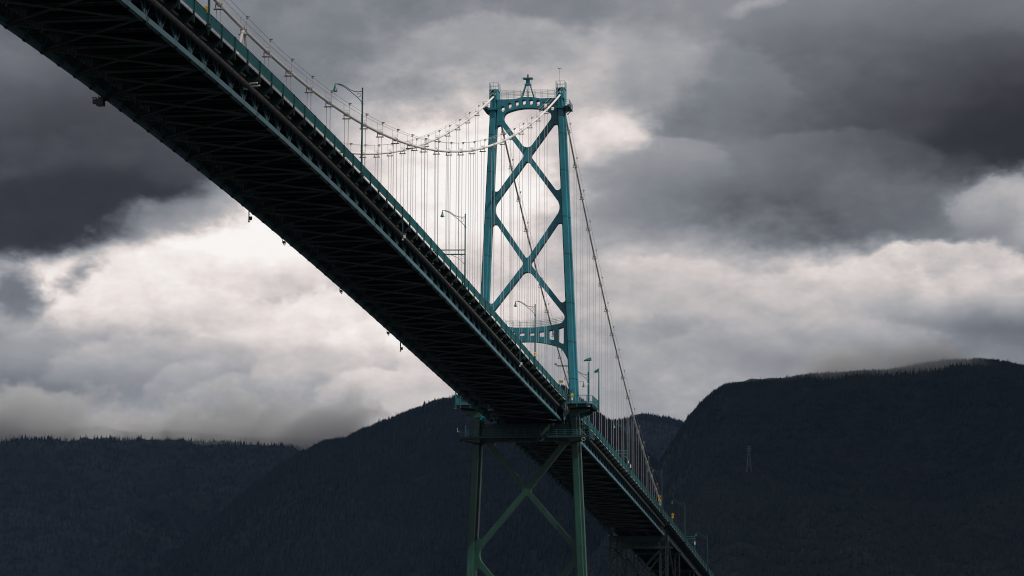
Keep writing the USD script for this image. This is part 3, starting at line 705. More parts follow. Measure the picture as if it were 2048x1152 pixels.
lb = rnd(lb.buffer(0.9).buffer(-0.9).intersection(inner(60, 118)).difference(unary_union(wins_l)), 0.02)
brace_part(lb, 'lower_portal_beam', M['teal'], d=0.80)
# plate joints across the braces
for (x0, z0, x1, z1) in [(s*leg_c(N0), N0, 0, X1) for s in (-1, 1)] + [(0, X1, s*leg_c(N1), N1) for s in (-1, 1)] + [(s*leg_c(N1), N1, 0, X2) for s in (-1, 1)] + [(0, X2, s*leg_c(N2), N2) for s in (-1, 1)]:
    for t in (0.17, 0.82):
        x, z = x0 + (x1-x0)*t, z0 + (z1-z0)*t; d = np.array([x1-x0, z1-z0]); d /= np.linalg.norm(d); nrm = np.array([-d[1], d[0]])*0.49
        part(TW, 'splice_band', MB().bar((x-nrm[0], -D2-0.012, z-nrm[1]), (x+nrm[0], -D2-0.012, z+nrm[1]), 0.024, 0.14, (d[0], 0, d[1])), M['teal'])
# bracing below the deck
X3, N3, X4, N4, X5 = 46.1, 34.8, 23.3, 12.6, 3.0
lo_solid = unary_union([xbrace(57.0, X3, N3, 0.92), xbrace(N3, X4, N4, 0.95), sbox(-12, 54.9, 12, 58.0), sbox(-12, 10.5, 12, 13.4)])
full_lo, _ = panel(10.5, 58.0, lo_solid)
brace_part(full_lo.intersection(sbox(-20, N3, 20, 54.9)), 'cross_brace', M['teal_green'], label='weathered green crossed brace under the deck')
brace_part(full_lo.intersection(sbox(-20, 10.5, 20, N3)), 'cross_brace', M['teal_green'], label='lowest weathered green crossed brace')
brace_part(full_lo.intersection(sbox(-20, 54.9, 20, 58.0)), 'deck_beam', M['dark'], d=1.1)

# service walkway in front of the deck beam
WZ = 55.45
wk = MB(); wk.box(-11.7, 11.7, -3.5, -2.35, WZ, WZ+0.10); wk.box(-11.7, 11.7, -3.52, -3.42, WZ-0.22, WZ+0.20); wk.box(-11.7, 11.7, -2.42, -2.33, WZ-0.22, WZ+0.16)
W = part(TW, 'walkway', wk, M['post'])
b = MB()
for k in range(17): b.box(-11.5 + k*1.44 - 0.05, -11.5 + k*1.44 + 0.05, -3.4, -2.44, WZ-0.18, WZ-0.004)
part(W, 'cross_bearer', b, M['dark'])
part(W, 'handrail', rail_run(MB(), [(-11.65, -2.4, WZ+0.1), (-11.65, -3.45, WZ+0.1), (11.65, -3.45, WZ+0.1), (11.65, -2.4, WZ+0.1)], 1.15, 3, 0.022, 1.44), M['rail'])
for s in (-1, 1):
    k = MB(); k.hexa([(s*8.0, -3.3, WZ-0.25), (s*8.0, -2.4, WZ-0.25), (s*8.0, -2.4, WZ-1.3), (s*8.0, -3.3, WZ-1.0)], [(s*11.6, -3.3, WZ-0.25), (s*11.6, -2.4, WZ-0.25), (s*11.6, -2.4, WZ-0.5), (s*11.6, -3.3, WZ-0.45)]); part(W, 'bracket', k, M['dark'])
    # side walkway round the leg, with a ladder up to the deck
    k = MB(); k.box(*sorted((s*10.6, s*11.6)), -2.33, 4.5, WZ, WZ+0.1); part(W, 'side_walkway', k, M['chord'])
    part(W, 'handrail', rail_run(MB(), [(s*11.55, -2.3, WZ+0.1), (s*11.55, 4.4, WZ+0.1)], 1.15, 3, 0.022, 1.1), M['chord'])
    k = MB()
    for dx in (-0.22, 0.22): k.tube([(s*10.4+dx, -2.2, WZ), (s*10.4+dx, -2.2, Z_DECK-0.3)], 0.025, 6)
    for z in np.arange(WZ+0.3, Z_DECK-0.4, 0.32): k.tube([(s*10.4-0.22, -2.2, z), (s*10.4+0.22, -2.2, z)], 0.016, 5)
    part(TW, 'ladder', k, M['chord'])
r = MB(); n = 18
for k in range(n):
    t0, t1 = 2*math.pi*k/n, 2*math.pi*(k+1)/n
    r.tube([(10.6 + 0.30*math.cos(t0), -3.6, WZ-0.55 + 0.30*math.sin(t0)), (10.6 + 0.30*math.cos(t1), -3.6, WZ-0.55 + 0.30*math.sin(t1))], 0.06, 6)
part(TW, 'navigation_light_ring', r, M['grey'])

# balconies that carry the sidewalks round the legs
for s in (-1, 1):
    FZ = float(zc(0)) + 3.1
    plan = Polygon([(s*7.7, -4.6), (s*11.3, -4.6), (s*12.2, -3.7), (s*12.2, 5.2), (s*11.3, 6.0), (s*7.7, 6.0)]).difference(Polygon(cross(FZ, s)).buffer(0.06))
    B = part(TW, 'balcony', MB().prism_xy(plan, FZ-0.22, FZ), M['asphalt'])
    e = MB(); edge = [(s*7.75, -4.62), (s*11.32, -4.62), (s*12.22, -3.72), (s*12.22, 5.22), (s*11.32, 6.02), (s*7.75, 6.02)]
    for (xa, ya), (xb, yb) in zip(edge[:-1], edge[1:]): e.bar((xa, ya, FZ-0.06), (xb, yb, FZ-0.06), 0.04, 0.20)
    part(B, 'kerb', e, M['chord'])
    rr = MB(); rt = MB(); pn = []
    for (xa, ya), (xb, yb) in zip(edge[:-1], edge[1:]):
        for z, rad in ((1.28, 0.05), (0.20, 0.045)): rr.tube([(xa, ya, FZ+z), (xb, yb, FZ+z)], rad, 8)
        L_ = math.hypot(xb-xa, yb-ya); n = max(1, round(L_/1.9))
        for k in range(n):
            x, y = xa + (xb-xa)*k/n, ya + (yb-ya)*k/n
            rt.box(x-0.05, x+0.05, y-0.05, y+0.05, FZ-0.75, FZ+1.30)
        nb = int(L_/0.16); m = MB(); d = np.array([xb-xa, yb-ya])/L_
        for k in range(1, nb):
            x, y = xa + (xb-xa)*k/nb, ya + (yb-ya)*k/nb
            m.bar((x, y, FZ+0.22), (x, y, FZ+1.22), 0.014, 0.014, (d[0], d[1], 0))
        pn.append(m)
    part(B, 'top_rail', rr, M['rail']); part(B, 'posts', rt, M['rail'], kind='stuff')
    for m in pn: part(B, 'bar_panel', m, M['rail'])
    for y in (-4.2, -2.4, -0.6, 1.4, 3.2, 5.4):
        q = MB(); q.prism_xz(Polygon([(s*7.9, FZ-0.24), (s*12.1, FZ-0.24), (s*12.0, FZ-0.5), (s*11.2, FZ-0.62), (s*7.9, FZ-1.0)]), y-0.06, y+0.06); q.box(*sorted((s*7.9, s*12.0)), y-0.16, y+0.16, FZ-0.245, FZ-0.225)
        part(B, 'floor_bracket', q, M['dark'])
    q = MB(); q.prism_xz(Polygon([(s*8.0, FZ-1.02), (s*11.6, FZ-1.02), (s*11.4, FZ-1.35), (s*9.9, FZ-1.75), (s*9.2, FZ-2.3), (s*8.0, FZ-2.3)]), -2.9, -2.2); q.prism_xz(Polygon([(s*8.0, FZ-1.02), (s*11.6, FZ-1.02), (s*11.4, FZ-1.35), (s*9.9, FZ-1.75), (s*9.2, FZ-2.3), (s*8.0, FZ-2.3)]), 2.2, 2.9)
    part(B, 'haunch', q, M['teal_green'])

# tower heads, saddles, cages
for s in (-1, 1):
    c = s*leg_c(117.0)
    h = MB()
    for o in (-1, 1): h.box(c+o*0.58-0.14, c+o*0.58+0.14, -1.95, 1.95, 117.0, 118.95)
    h.box(c-0.44, c+0.44, -1.2, 1.2, 117.0, 117.75)
    H = part(TW, 'tower_head', h, M['teal'])
    q = MB(); q.prism_yz(Polygon([(-1.1, 117.76), (1.1, 117.76), (0.7, 118.2), (0, 118.35), (-0.7, 118.2)]), c-0.42, c+0.42); part(H, 'cable_saddle', q, M['teal'])
    q = MB(); q.box(c+0.22, c+0.40, -2.12, -1.99, 115.5, 119.0); part(H, 'stiffener', q, M['rail'])
    q = MB(); q.box(c-0.82, c+0.82, -1.3, 1.3, 118.952, 119.05); P_ = part(H, 'roof_platform', q, M['teal'])
    part(H, 'cage_rail', rail_run(MB(), [(c-0.8, -1.28, 119.05), (c+0.8, -1.28, 119.05), (c+0.8, 1.28, 119.05), (c-0.8, 1.28, 119.05)], 1.25, 2, 0.024, 0.85, True), M['rail'])
    cl = s*leg_c(115.4)
    plan = sbox(cl-1.75, -2.5, cl+1.75, 2.5).difference(Polygon(cross(115.4, s)).buffer(0.02)).difference(sbox(*(min(0, cl-s*0.8), -2.0, max(0, cl-s*0.8), 2.0)))
    q = MB(); q.prism_xy(plan, 115.35, 115.45); q.box(cl-0.8, cl+0.8, -2.48, -1.97, 115.1, 115.34)
    Bk = part(TW, 'head_balcony', q, M['teal'])
    part(Bk, 'rail', rail_run(MB(), [(cl-s*0.95, -2.45, 115.45), (cl+s*1.7, -2.45, 115.45), (cl+s*1.7, 2.45, 115.45), (cl-s*0.95, 2.45, 115.45)], 1.15, 3, 0.026, 0.8), M['rail'])
    q = MB()
    for y in (-1.4, 0, 1.4): q.bar((cl+s*0.8, y, 114.6), (cl+s*1.65, y, 115.3), 0.09, 0.14)
    q.box(*sorted((cl+s*1.1, cl+s*1.6)), -0.6, 0.6, 115.46, 116.1); part(Bk, 'bracket', q, M['dark'])
for y in (-0.75, 0.75):
    m = MB(); xs_ = np.linspace(-5.0, 5.0, 9); zf = lambda x: 117.62 - 0.62*(0.5-0.5*math.cos(min(1, abs(x)/4.6)*math.pi))
    for x in xs_: m.tube([(x, y, zf(x)), (x, y, 118.95)], 0.03, 6)
    for z in (117.95, 118.2, 118.45, 118.7, 118.95): m.tube([(x, y, z) for x in xs_], 0.02, 6)
    part(TW, 'top_handrail', m, M['rail'])
m = MB()
for z in (116.25, 116.6): m.tube([(x, 0.6, z - 0.05*x*x) for x in np.linspace(-5.0, 5.0, 21)], 0.035, 6)
part(TW, 'inner_rail', m, M['dark'])
for y in (-0.72, 0.72):
    m = MB(); xs_ = np.linspace(-6.4, 6.4, 11); zf = lambda x: 75.35 + 0.75*(abs(x)/6.5)**2
    for x in xs_: m.tube([(x, y, zf(x)), (x, y, zf(x)+1.2)], 0.03, 6)
    for k in (0.3, 0.6, 0.9, 1.2): m.tube([(x, y, zf(x)+k) for x in np.linspace(-6.4, 6.4, 21)], 0.02, 6)
    part(TW, 'lower_handrail', m, M['rail'])
# beacon stand on the top portal
BS = thing('beacon_stand', 'teal four-legged stand with a red beacon on the tower top', 'beacon', (0, 0, 117.6))
for sx in (-1, 1):
    for sy in (-1, 1): part(BS, 'leg', MB().bar((sx*1.15, sy*0.6, 117.6), (sx*0.38, sy*0.3, 120.1), 0.15, 0.15), M['teal'])
m = MB(); m.box(-0.55, 0.55, -0.45, 0.45, 119.95, 120.2); m.box(-0.32, 0.32, -0.3, 0.3, 120.2, 121.1); part(BS, 'box', m, M['teal'])
part(BS, 'platform', MB().box(-0.9, 0.9, -0.6, 0.6, 121.1, 121.28), M['teal'])
m = MB()
for x in (-0.18, 0.0, 0.18): m.tube([(x, 0.0, 117.6), (x, 0.0, 119.95)], 0.035, 6)
part(BS, 'conduit', m, M['dark'])
m = MB()
for dy in (-0.2, 0.2): m.tube([(0.75, dy, 119.0), (0.6, dy, 121.1)], 0.025, 6)
for z in np.arange(119.2, 121.0, 0.3): m.tube([(0.7, -0.2, z), (0.7, 0.2, z)], 0.018, 5)
part(BS, 'ladder', m, M['signwhite'])
part(BS, 'beacon', MB().lathe([(0.0, 0), (0.2, 0), (0.2, 0.22), (0.13, 0.26), (0.17, 0.34), (0.17, 0.6), (0.08, 0.72), (0.0, 0.8)], 12, (0, 0, 121.28)), M['red'], smooth=30)
AN = thing('anemometer', 'thin wind gauge mast on top of the right tower leg', 'wind gauge', (6.0, -1.2, 119.05))
part(AN, 'mast', MB().tube([(5.95, -1.2, 119.05), (5.95, -1.2, 122.6)], 0.025, 6), M['black'])
m = MB()
for k in range(3):
    a = k*2.1; e = np.array([5.95 + .26*math.cos(a), -1.2 + .26*math.sin(a), 122.62]); m.tube([(5.95, -1.2, 122.62), e], 0.018, 5); m.lathe([(0.0, -0.07), (0.09, -0.02), (0.1, 0.05), (0.0, 0.07)], 8, e)
part(AN, 'cups', m, M['black'])

CT = thing('camera_arm', 'horizontal pipe with a small camera on the inner face of the right leg', 'camera', (7.3, -0.4, 68.5))
part(CT, 'arm', MB().tube([(7.45, -0.4, 68.35), (5.45, -0.4, 68.4)], 0.10, 8), M['post'])
m = MB(); m.tube([(5.5, -0.4, 68.4), (5.2, -0.4, 68.45), (5.2, -0.4, 68.62)], 0.05, 6); m.box(5.0, 5.4, -0.6, -0.2, 68.62, 68.82); part(CT, 'camera', m, M['black'])
WS = thing('sensor_rack', 'cluster of white boxes and masts on the left end of the under-deck walkway', 'instruments', (-11.6, -3.0, WZ+0.1))
part(WS, 'frame', MB().box(-11.75, -11.65, -3.1, -3.0, WZ+0.1, WZ+2.5).box(-11.1, -11.02, -3.1, -3.0, WZ+0.1, WZ+1.9).box(-11.75, -11.0, -3.1, -3.02, WZ+1.55, WZ+1.63), M['black'])
part(WS, 'dome', MB().lathe([(0.0, -0.2), (0.17, -0.1), (0.18, 0.05), (0.0, 0.2)], 10, (-11.7, -3.05, WZ+2.6)), M['black'])
part(WS, 'white_box', MB().box(-12.15, -12.0, -3.15, -2.95, WZ+1.05, WZ+1.75).box(-12.0, -11.75, -3.1, -3.0, WZ+1.0, WZ+1.12), M['signwhite'])
part(WS, 'mast', MB().tube([(-10.6, -3.0, WZ+0.1), (-10.6, -3.0, WZ+2.2)], 0.04, 6), M['grey'])
part(WS, 'lamp', MB().lathe([(0.0, -0.25), (0.25, -0.12), (0.28, 0.08), (0.1, 0.25), (0.0, 0.25)], 12, (-11.55, -3.2, WZ-0.55)), M['black'])
DL = thing('deck_lamp', 'small bright white globe lamp by the railing right of the tower', 'lamp', (8.2, 13.0, 60.0))
z = float(zc(13.0)); part(DL, 'globe', MB().lathe([(0.0, -0.22), (0.16, -0.14), (0.2, 0.0), (0.16, 0.14), (0.0, 0.22)], 12, (8.05, 13.0, z+4.9)), M['signwhite'], smooth=True); part(DL, 'stem', MB().tube([(8.05, 13.0, z+3.2), (8.05, 13.0, z+4.7)], 0.04, 6), M['rail'])

# ------------------------------------------------------------------ main cables
def cable(s, label):
    C = thing('main_cable', label, 'cable', (s*WC, 0, Z_TOP), 'main suspension cables')
    x = s*WC
    ym = np.concatenate([np.arange(-301.25, -1.3, 2.5), [-1.2, 0.0]]); pm = [(x, y, float(cable_main(y))) for y in ym]
    ysd = np.concatenate([[0.0, 1.2], np.arange(2.5, 187.1, 2.5)]); ps = [(x, y, float(cable_side(y))) for y in ysd]
    part(C, 'cable', MB().tube(pm, 0.175, 12), M['white'], smooth=40)
    part(C, 'cable', MB().tube(ps, 0.175, 12), M['white'], smooth=40)
    st = [(MID + 9.8263*k, cable_main) for k in range(-6, 23)] + [(10.0*k, cable_side) for k in range(1, 19)]
    tops = {}
    for y, fn in st:
        z = float(fn(y)); sl = float(fn(y+0.5)-fn(y-0.5)); t = np.array([0, 1, sl])/math.hypot(1, sl); p = np.array([x, y, z])
        m = MB(); m.tube([p - t*0.30, p + t*0.30], 0.235, 10); m.tube([p - t*0.30, p - t*0.24], 0.265, 10); m.tube([p + t*0.24, p + t*0.30], 0.265, 10)
        k = part(C, 'cable_band', m, M['white'], smooth=40)
        m = MB(); m.box(x-0.48, x+0.48, y-0.17, y+0.17, z-0.58, z-0.50)
        for dx in (-0.30, 0.30): m.box(x+dx-0.045, x+dx+0.045, y-0.06, y+0.06, z-0.50, z+0.02)
        part(k, 'rope_yoke', m, M['grey'])
        zd = float(zc(y)) + 3.0
        if z - 0.5 > zd + 0.3:
            for dx in (-0.21, 0.21): part(k, 'suspender_rope', MB().tube([(x+dx, y, z-0.5), (x+dx, y, zd)], 0.034, 6), M['rope'])
        m = MB()
        for dx in (-0.32, 0.32): m.tube([(x+dx, y, z-0.05), (x+dx, y, z+1.25)], 0.022, 6)
        m.bar((x-0.32, y, z+0.42), (x+0.32, y, z+0.42), 0.03, 0.03)
        part(k, 'stanchion', m, M['grey'])
        m = MB(); m.box(x+0.22, x+0.46, y-0.14, y+0.14, z+1.25, z+1.30); m.lathe([(0.0, 0.0), (0.11, 0.03), (0.13, 0.12), (0.09, 0.22), (0.0, 0.26)], 8, (x+0.34, y, z+1.0)); m.box(x+0.40, x+0.62, y-0.06, y+0.06, z+1.20, z+1.27)
        part(k, 'festoon_lamp', m, M['grey'])
    for dx in (-0.32, 0.32):
        for fn, a, b in ((cable_main, -301.25, -1.2), (cable_side, 1.2, 181.0)):
            ys = np.arange(a, b+0.01, 2.4); part(C, 'hand_rope', MB().tube([(x+dx, y, float(fn(y)) + 1.2) for y in ys], 0.022, 5), M['grey'])
    for dy in (-5.6, 5.6):
        m = MB(); a = np.array([x, MID + np.sign(dy)*0.25, Z_MID-0.15]); b = pt(x, MID+dy*0.62, 3.0); m.tube([a, b], 0.15, 10); m.tube([a + (b-a)*0.03, a + (b-a)*0.10], 0.2, 10); part(C, 'centre_tie', m, M['white'], smooth=40)
    # end strand from the side-span bent down to the anchorage
    part(C, 'anchor_span', MB().tube([(x, 187.0, 56.93), (x, 236.0, 30.0)], 0.19, 10), M['brown'], smooth=40)
    return C
cable(1, 'white main cable on the near side, passing in front of the tower')
cable(-1, 'white main cable on the far side, meeting the left tower leg')

# ------------------------------------------------------------------ side-span bent and approach viaduct
PR = thing('bridge_pier', 'dark four-legged lattice pier under the far end of the side span', 'bridge pier', (0, 192, 0))
zb = float(zc(187.0))
def lattice_leg(x, y, w, top):
    m = MB()
    for dx in (-w/2, w/2):
        for dy in (-w/2, w/2): m.box(x+dx-0.12, x+dx+0.12, y+dy-0.12, y+dy+0.12, 0, top)
    k = 0
    for z in np.arange(0.5, top-1.6, 1.5):
        d = 1 if k % 2 else -1; k += 1
        for dy in (-w/2, w/2): m.bar((x-d*w/2, y+dy, z), (x+d*w/2, y+dy, z+1.5), 0.06, 0.1)
        for dx in (-w/2, w/2): m.bar((x+dx, y-d*w/2, z), (x+dx, y+d*w/2, z+1.5), 0.06, 0.1, (1, 0, 0))
    return m
for x, y, w in ((-5.9, 187.0, 1.7), (6.3, 187.0, 1.9), (-4.6, 199.0, 1.2), (5.0, 199.0, 1.2)):
    part(PR, 'leg', lattice_leg(x, y, w, zb-0.1), M['dark'])
m = MB(); m.box(-8.2, 8.6, 185.2, 186.0, zb-3.05, zb-2.85); m.box(-8.2, 8.6, 185.1, 185.2, zb-3.2, zb-2.7); q = part(PR, 'platform', m, M['dark'])
part(q, 'handrail', rail_run(MB(), [(-8.1, 185.2, zb-2.85), (8.5, 185.2, zb-2.85)], 1.2, 3, 0.025, 1.6), M['post'])
for s in (-1, 1):
    part(PR, 'cross_brace', MB().ibar((-s*5.6, 187.0, zb-3.2), (s*5.6, 187.0, zb-15.5), 0.5, 0.55, 0.05, (0, 1, 0)), M['dark'])
    part(PR, 'cross_brace', MB().ibar((-s*4.4, 199.0, zb-4.0), (s*4.4, 199.0, zb-15.5), 0.4, 0.45, 0.05, (0, 1, 0)), M['dark'])
part(PR, 'cap_beam', MB().box(-7.2, 7.4, 186.2, 187.8, zb-1.4, zb-0.02), M['dark'])
part(PR, 'cap_beam', MB().box(-5.8, 6.0, 198.4, 199.6, zb-1.9, zb-0.6), M['dark'])
VD = thing('approach_viaduct', 'dark approach viaduct running on beyond the side-span pier', 'viaduct', (0, 187, float(zc(187))))
part(VD, 'road_slab', seg(MB(), 187.02, 437, -6.4, 7.7, 3.0, 3.3, 30), M['asphalt'])
for x in (-5.6, -1.9, 1.9, 5.6): part(VD, 'girder', seg(MB(), 187.02, 437, x-0.2, x+0.2, 1.0, 3.0, 30), M['dark'])
for y in np.arange(192.0, 437, 5.0):
    m = MB(); m.ibar(pt(-5.3, y, 1.9), pt(5.3, y, 1.9), 0.25, 0.7, 0.03); part(VD, 'floor_beam', m, M['dark'])
    g = Polygon([(5.8, 2.0), (5.8, 2.98), (7.68, 2.98), (7.68, 2.62)]); m = MB(); m.prism_xz(affinity.translate(g, 0, float(zc(y))), y-0.1, y+0.1); part(VD, 'sidewalk_bracket', m, M['dark'])
part(VD, 'kerb_slab', seg(MB(), 187.02, 437, 7.70, 7.735, 3.02, 3.21, 50), M['concrete'])
for y in (232.0, 275.0, 318.0):
    for x in (-5.2, 5.4): part(VD, 'leg', lattice_leg(x, y, 1.1, float(zc(y))+0.9), M['dark'])
    z = float(zc(y)); part(VD, 'cap_beam', MB().box(-6.2, 6.4, y-0.5, y+0.5, z+0.3, z+0.99), M['dark'])
    for s in (-1, 1): part(VD, 'cross_brace', MB().ibar((-s*4.9, y, z-0.5), (s*4.9, y, z-12), 0.35, 0.4, 0.04, (0, 1, 0)), M['dark'])
V_ST = list(np.arange(187.2, 437.1, 5.0))
railing(1, 187.2, 437.0, 'teal railing along the near edge of the approach viaduct', V_ST)

# ------------------------------------------------------------------ street lamps
def street_lamp(s, y, label, extra=None):
    """A lamp standard on a bracket outside the railing, its scrolled arm reaching over the road."""
    x = s*(LR+0.16); b = pt(x, y, 2.35); top = b[2] + 10.75
    T = thing('street_lamp', label, 'street lamp', b, 'street lamps along the bridge')
    m = MB(); m.lathe([(0.02, 0), (0.30, 0.55), (0.30, 0.75), (0.2, 0.8)], 8, b); m.box(x-0.26, x+0.26, y-0.26, y+0.26, b[2]+0.8, b[2]+0.88); part(T, 'base', m, M['lamp'])
    part(T, 'pole', MB().tube([(x, y, b[2]+0.88), (x, y, b[2]+5.0), (x, y, top)], [0.125, 0.105, 0.08], 10), M['lamp'], smooth=40)
    m = MB(); m.lathe([(0.12, -0.1), (0.13, 0.0), (0.12, 0.1)], 10, (x, y, top-1.75)); m.lathe([(0.09, 0), (0.1, 0.06), (0.0, 0.16)], 10, (x, y, top)); part(T, 'pole_ring', m, M['lamp'])
    up = [(0.0, -0.32), (-0.5, -0.36), (-1.0, -0.28), (-1.5, -0.06), (-2.0, 0.32), (-2.45, 0.56), (-2.9, 0.66), (-3.25, 0.64)]
    lo = [(0.0, -1.65), (-0.35, -1.25), (-0.9, -0.72), (-1.5, -0.22), (-2.0, 0.16), (-2.5, 0.46), (-2.9, 0.60)]
    a = MB(); a.tube([(x + s*px, y, top+pz) for px, pz in up], 0.045, 8); a.tube([(x + s*px, y, top+pz) for px, pz in lo], 0.042, 8)
    a.tube([(x + s*(-0.42 + 0.22*math.cos(t)), y, top - 0.74 + 0.22*math.sin(t)) for t in np.linspace(-2.2, 3.0, 14)], 0.026, 6)
    part(T, 'arm', a, M['lamp'], smooth=40)
    e = (x - s*3.25, y, top+0.64)
    part(T, 'lamp_shade', MB().lathe([(0.05, 0.06), (0.05, -0.18), (0.10, -0.22), (0.12, -0.42), (0.20, -0.60), (0.30, -0.82), (0.31, -0.86), (0.28, -0.86), (0.16, -0.6), (0.0, -0.55)], 14, e), M['green'], smooth=35)
    part(T, 'lamp_glass', MB().lathe([(0.0, -0.96), (0.12, -0.93), (0.18, -0.85), (0.0, -0.80)], 10, e), M['grey'])
    if extra: extra(T, x, y, b, top)
    return T
def box_on_pole(h, w, hh, mat, name):
    def f(T, x, y, b, top): part(T, name, MB().box(x-0.30, x-0.14, y-w/2, y+w/2, b[2]+h, b[2]+h+hh), M[mat])
    return f
def yellow_box(T, x, y, b, top):
    part(T, 'call_box', MB().box(x-0.34, x-0.10, y-0.30, y-0.10, b[2]+1.9, b[2]+2.5), M['yellow'])
def yellow_plates(T, x, y, b, top):
    m = MB(); m.tube([(x-0.0, y-0.14, b[2]+2.55), (x-0.0, y-0.15, b[2]+2.55)], 0.2, 4)
    for z in (2.35, 2.75): m.lathe([(0.0, -0.18), (0.2, 0.0), (0.0, 0.18)], 4, (x, y-0.16, b[2]+z))
    part(T, 'warning_plate', m, M['yellow'])
def cams(T, x, y, b, top):
    m = MB(); m.box(x-0.45, x-0.12, y-0.2, y+0.1, top-2.7, top-2.5); m.box(x-0.2, x+0.18, y-0.2, y-0.05, top-2.3, top-2.05); part(T, 'camera', m, M['signwhite'])
def plates(T, x, y, b, top):
    m = MB(); m.box(x-0.32, x-0.14, y-0.05, y-0.02, b[2]+3.0, b[2]+3.5); part(T, 'notice_plate', m, M['signwhite'])
    m = MB(); m.box(x+0.12, x+0.34, y-0.05, y-0.02, b[2]+2.0, b[2]+2.7); part(T, 'notice_plate', m, M['signwhite'])
LAMPS = [(-256.5, 'lamp post cut by the top edge, with a yellow box on its pole', yellow_box),
         (-187.0, 'tall scroll-armed teal lamp post standing before the far cable, left of the tower', None),
         (-115.0, 'scroll-armed lamp post that also carries the nearest double-pipe gantry', None),
         (-45.5, 'lamp post in front of the lower portal beam with yellow warning plates', yellow_plates),
         (25.0, 'lamp post directly right of the right tower leg, white cameras on its pole', cams),
         (96.3, 'lamp post that carries the gantry beyond the tower, white plates on its pole', plates),
         (166.6, 'lamp post beside the first orange diamond sign', None),
         (227.0, 'lamp post beyond the second orange diamond sign', box_on_pole(1.2, 0.3, 0.5, 'signwhite', 'notice_plate')),
         (298.0, 'faint farthest lamp post on the approach viaduct, by the right gantry', None)]
for y, lab, ex in LAMPS: street_lamp(1, y, lab, ex)
WL = thing('wall_lamp', 'green bell lamp on a short arm from the right tower leg, above the balcony', 'lamp', (leg_c(65.4)+0.7, -1.0, 65.4))
part(WL, 'arm', MB().tube([(leg_c(65.4)+0.5, -0.5, 65.3), (9.6, -0.9, 65.42), (10.3, -1.0, 65.48), (10.32, -1.0, 65.3)], 0.035, 6), M['lamp'])
part(WL, 'lamp_shade', MB().lathe([(0.05, 0.06), (0.05, -0.18), (0.10, -0.22), (0.12, -0.42), (0.20, -0.60), (0.30, -0.82), (0.28, -0.84), (0.0, -0.55)], 14, (10.32, -1.0, 65.3)), M['green'], smooth=35)

# overhead gantries
def gantry(y, zt, label, own_pole=False):
    x = LR+0.16; b = pt(x, y, 2.35); zt = b[2] + zt
    T = thing('gantry', label, 'gantry', (0, y, b[2]), 'double-pipe gantries over the road')
    for dz in (0.0, -0.62): part(T, 'pipe', MB().tube([(x-0.11, y, zt+dz), (0, y, zt+dz+0.12), (-x, y, zt+dz)], 0.085, 8), M['rail'])
    m = MB(); m.tube([(x-0.1, y, zt-2.0), (x-0.5, y, zt-1.55), (x-1.1, y, zt-1.05), (x-1.9, y, zt-0.7)], 0.04, 6); m.tube([(x-0.5 + 0.24*math.cos(t), y, zt-1.02 + 0.24*math.sin(t)) for t in np.linspace(0, 5.4, 14)], 0.028, 6); part(T, 'scroll', m, M['rail'])
    part(T, 'spacer', MB().box(x-1.0, x-0.9, y-0.04, y+0.04, zt-0.62, zt), M['rail'])
    if own_pole: part(T, 'pole', MB().tube([(x, y, b[2]), (x, y, zt+0.3)], 0.12, 10), M['rail']); part(T, 'notice_plate', MB().box(x-0.2, x+0.2, y-0.16, y-0.13, b[2]+3.2, b[2]+4.0), M['signwhite'])
    part(T, 'far_pole', MB().tube([(-x, y, b[2]), (-x, y, zt+0.3)], 0.12, 10), M['rail'])
    for xx in (-3.6, 0.0, 3.6):
        k = part(T, 'lane_signal', MB().box(xx-0.42, xx+0.42, y+0.10, y+0.35, zt-0.75, zt+0.15), M['black'])
        part(k, 'bracket', MB().box(xx-0.06, xx+0.06, y-0.1, y+0.10, zt-0.72, zt+0.1), M['rail'])
gantry(-115.0, 5.75, 'double-pipe gantry reaching left from the lamp post left of the tower')
gantry(96.3, 5.6, 'double-pipe gantry crossing behind suspender ropes right of the tower')
gantry(256.0, 5.4, 'faint double-pipe gantry on the approach viaduct at the lower right', True)

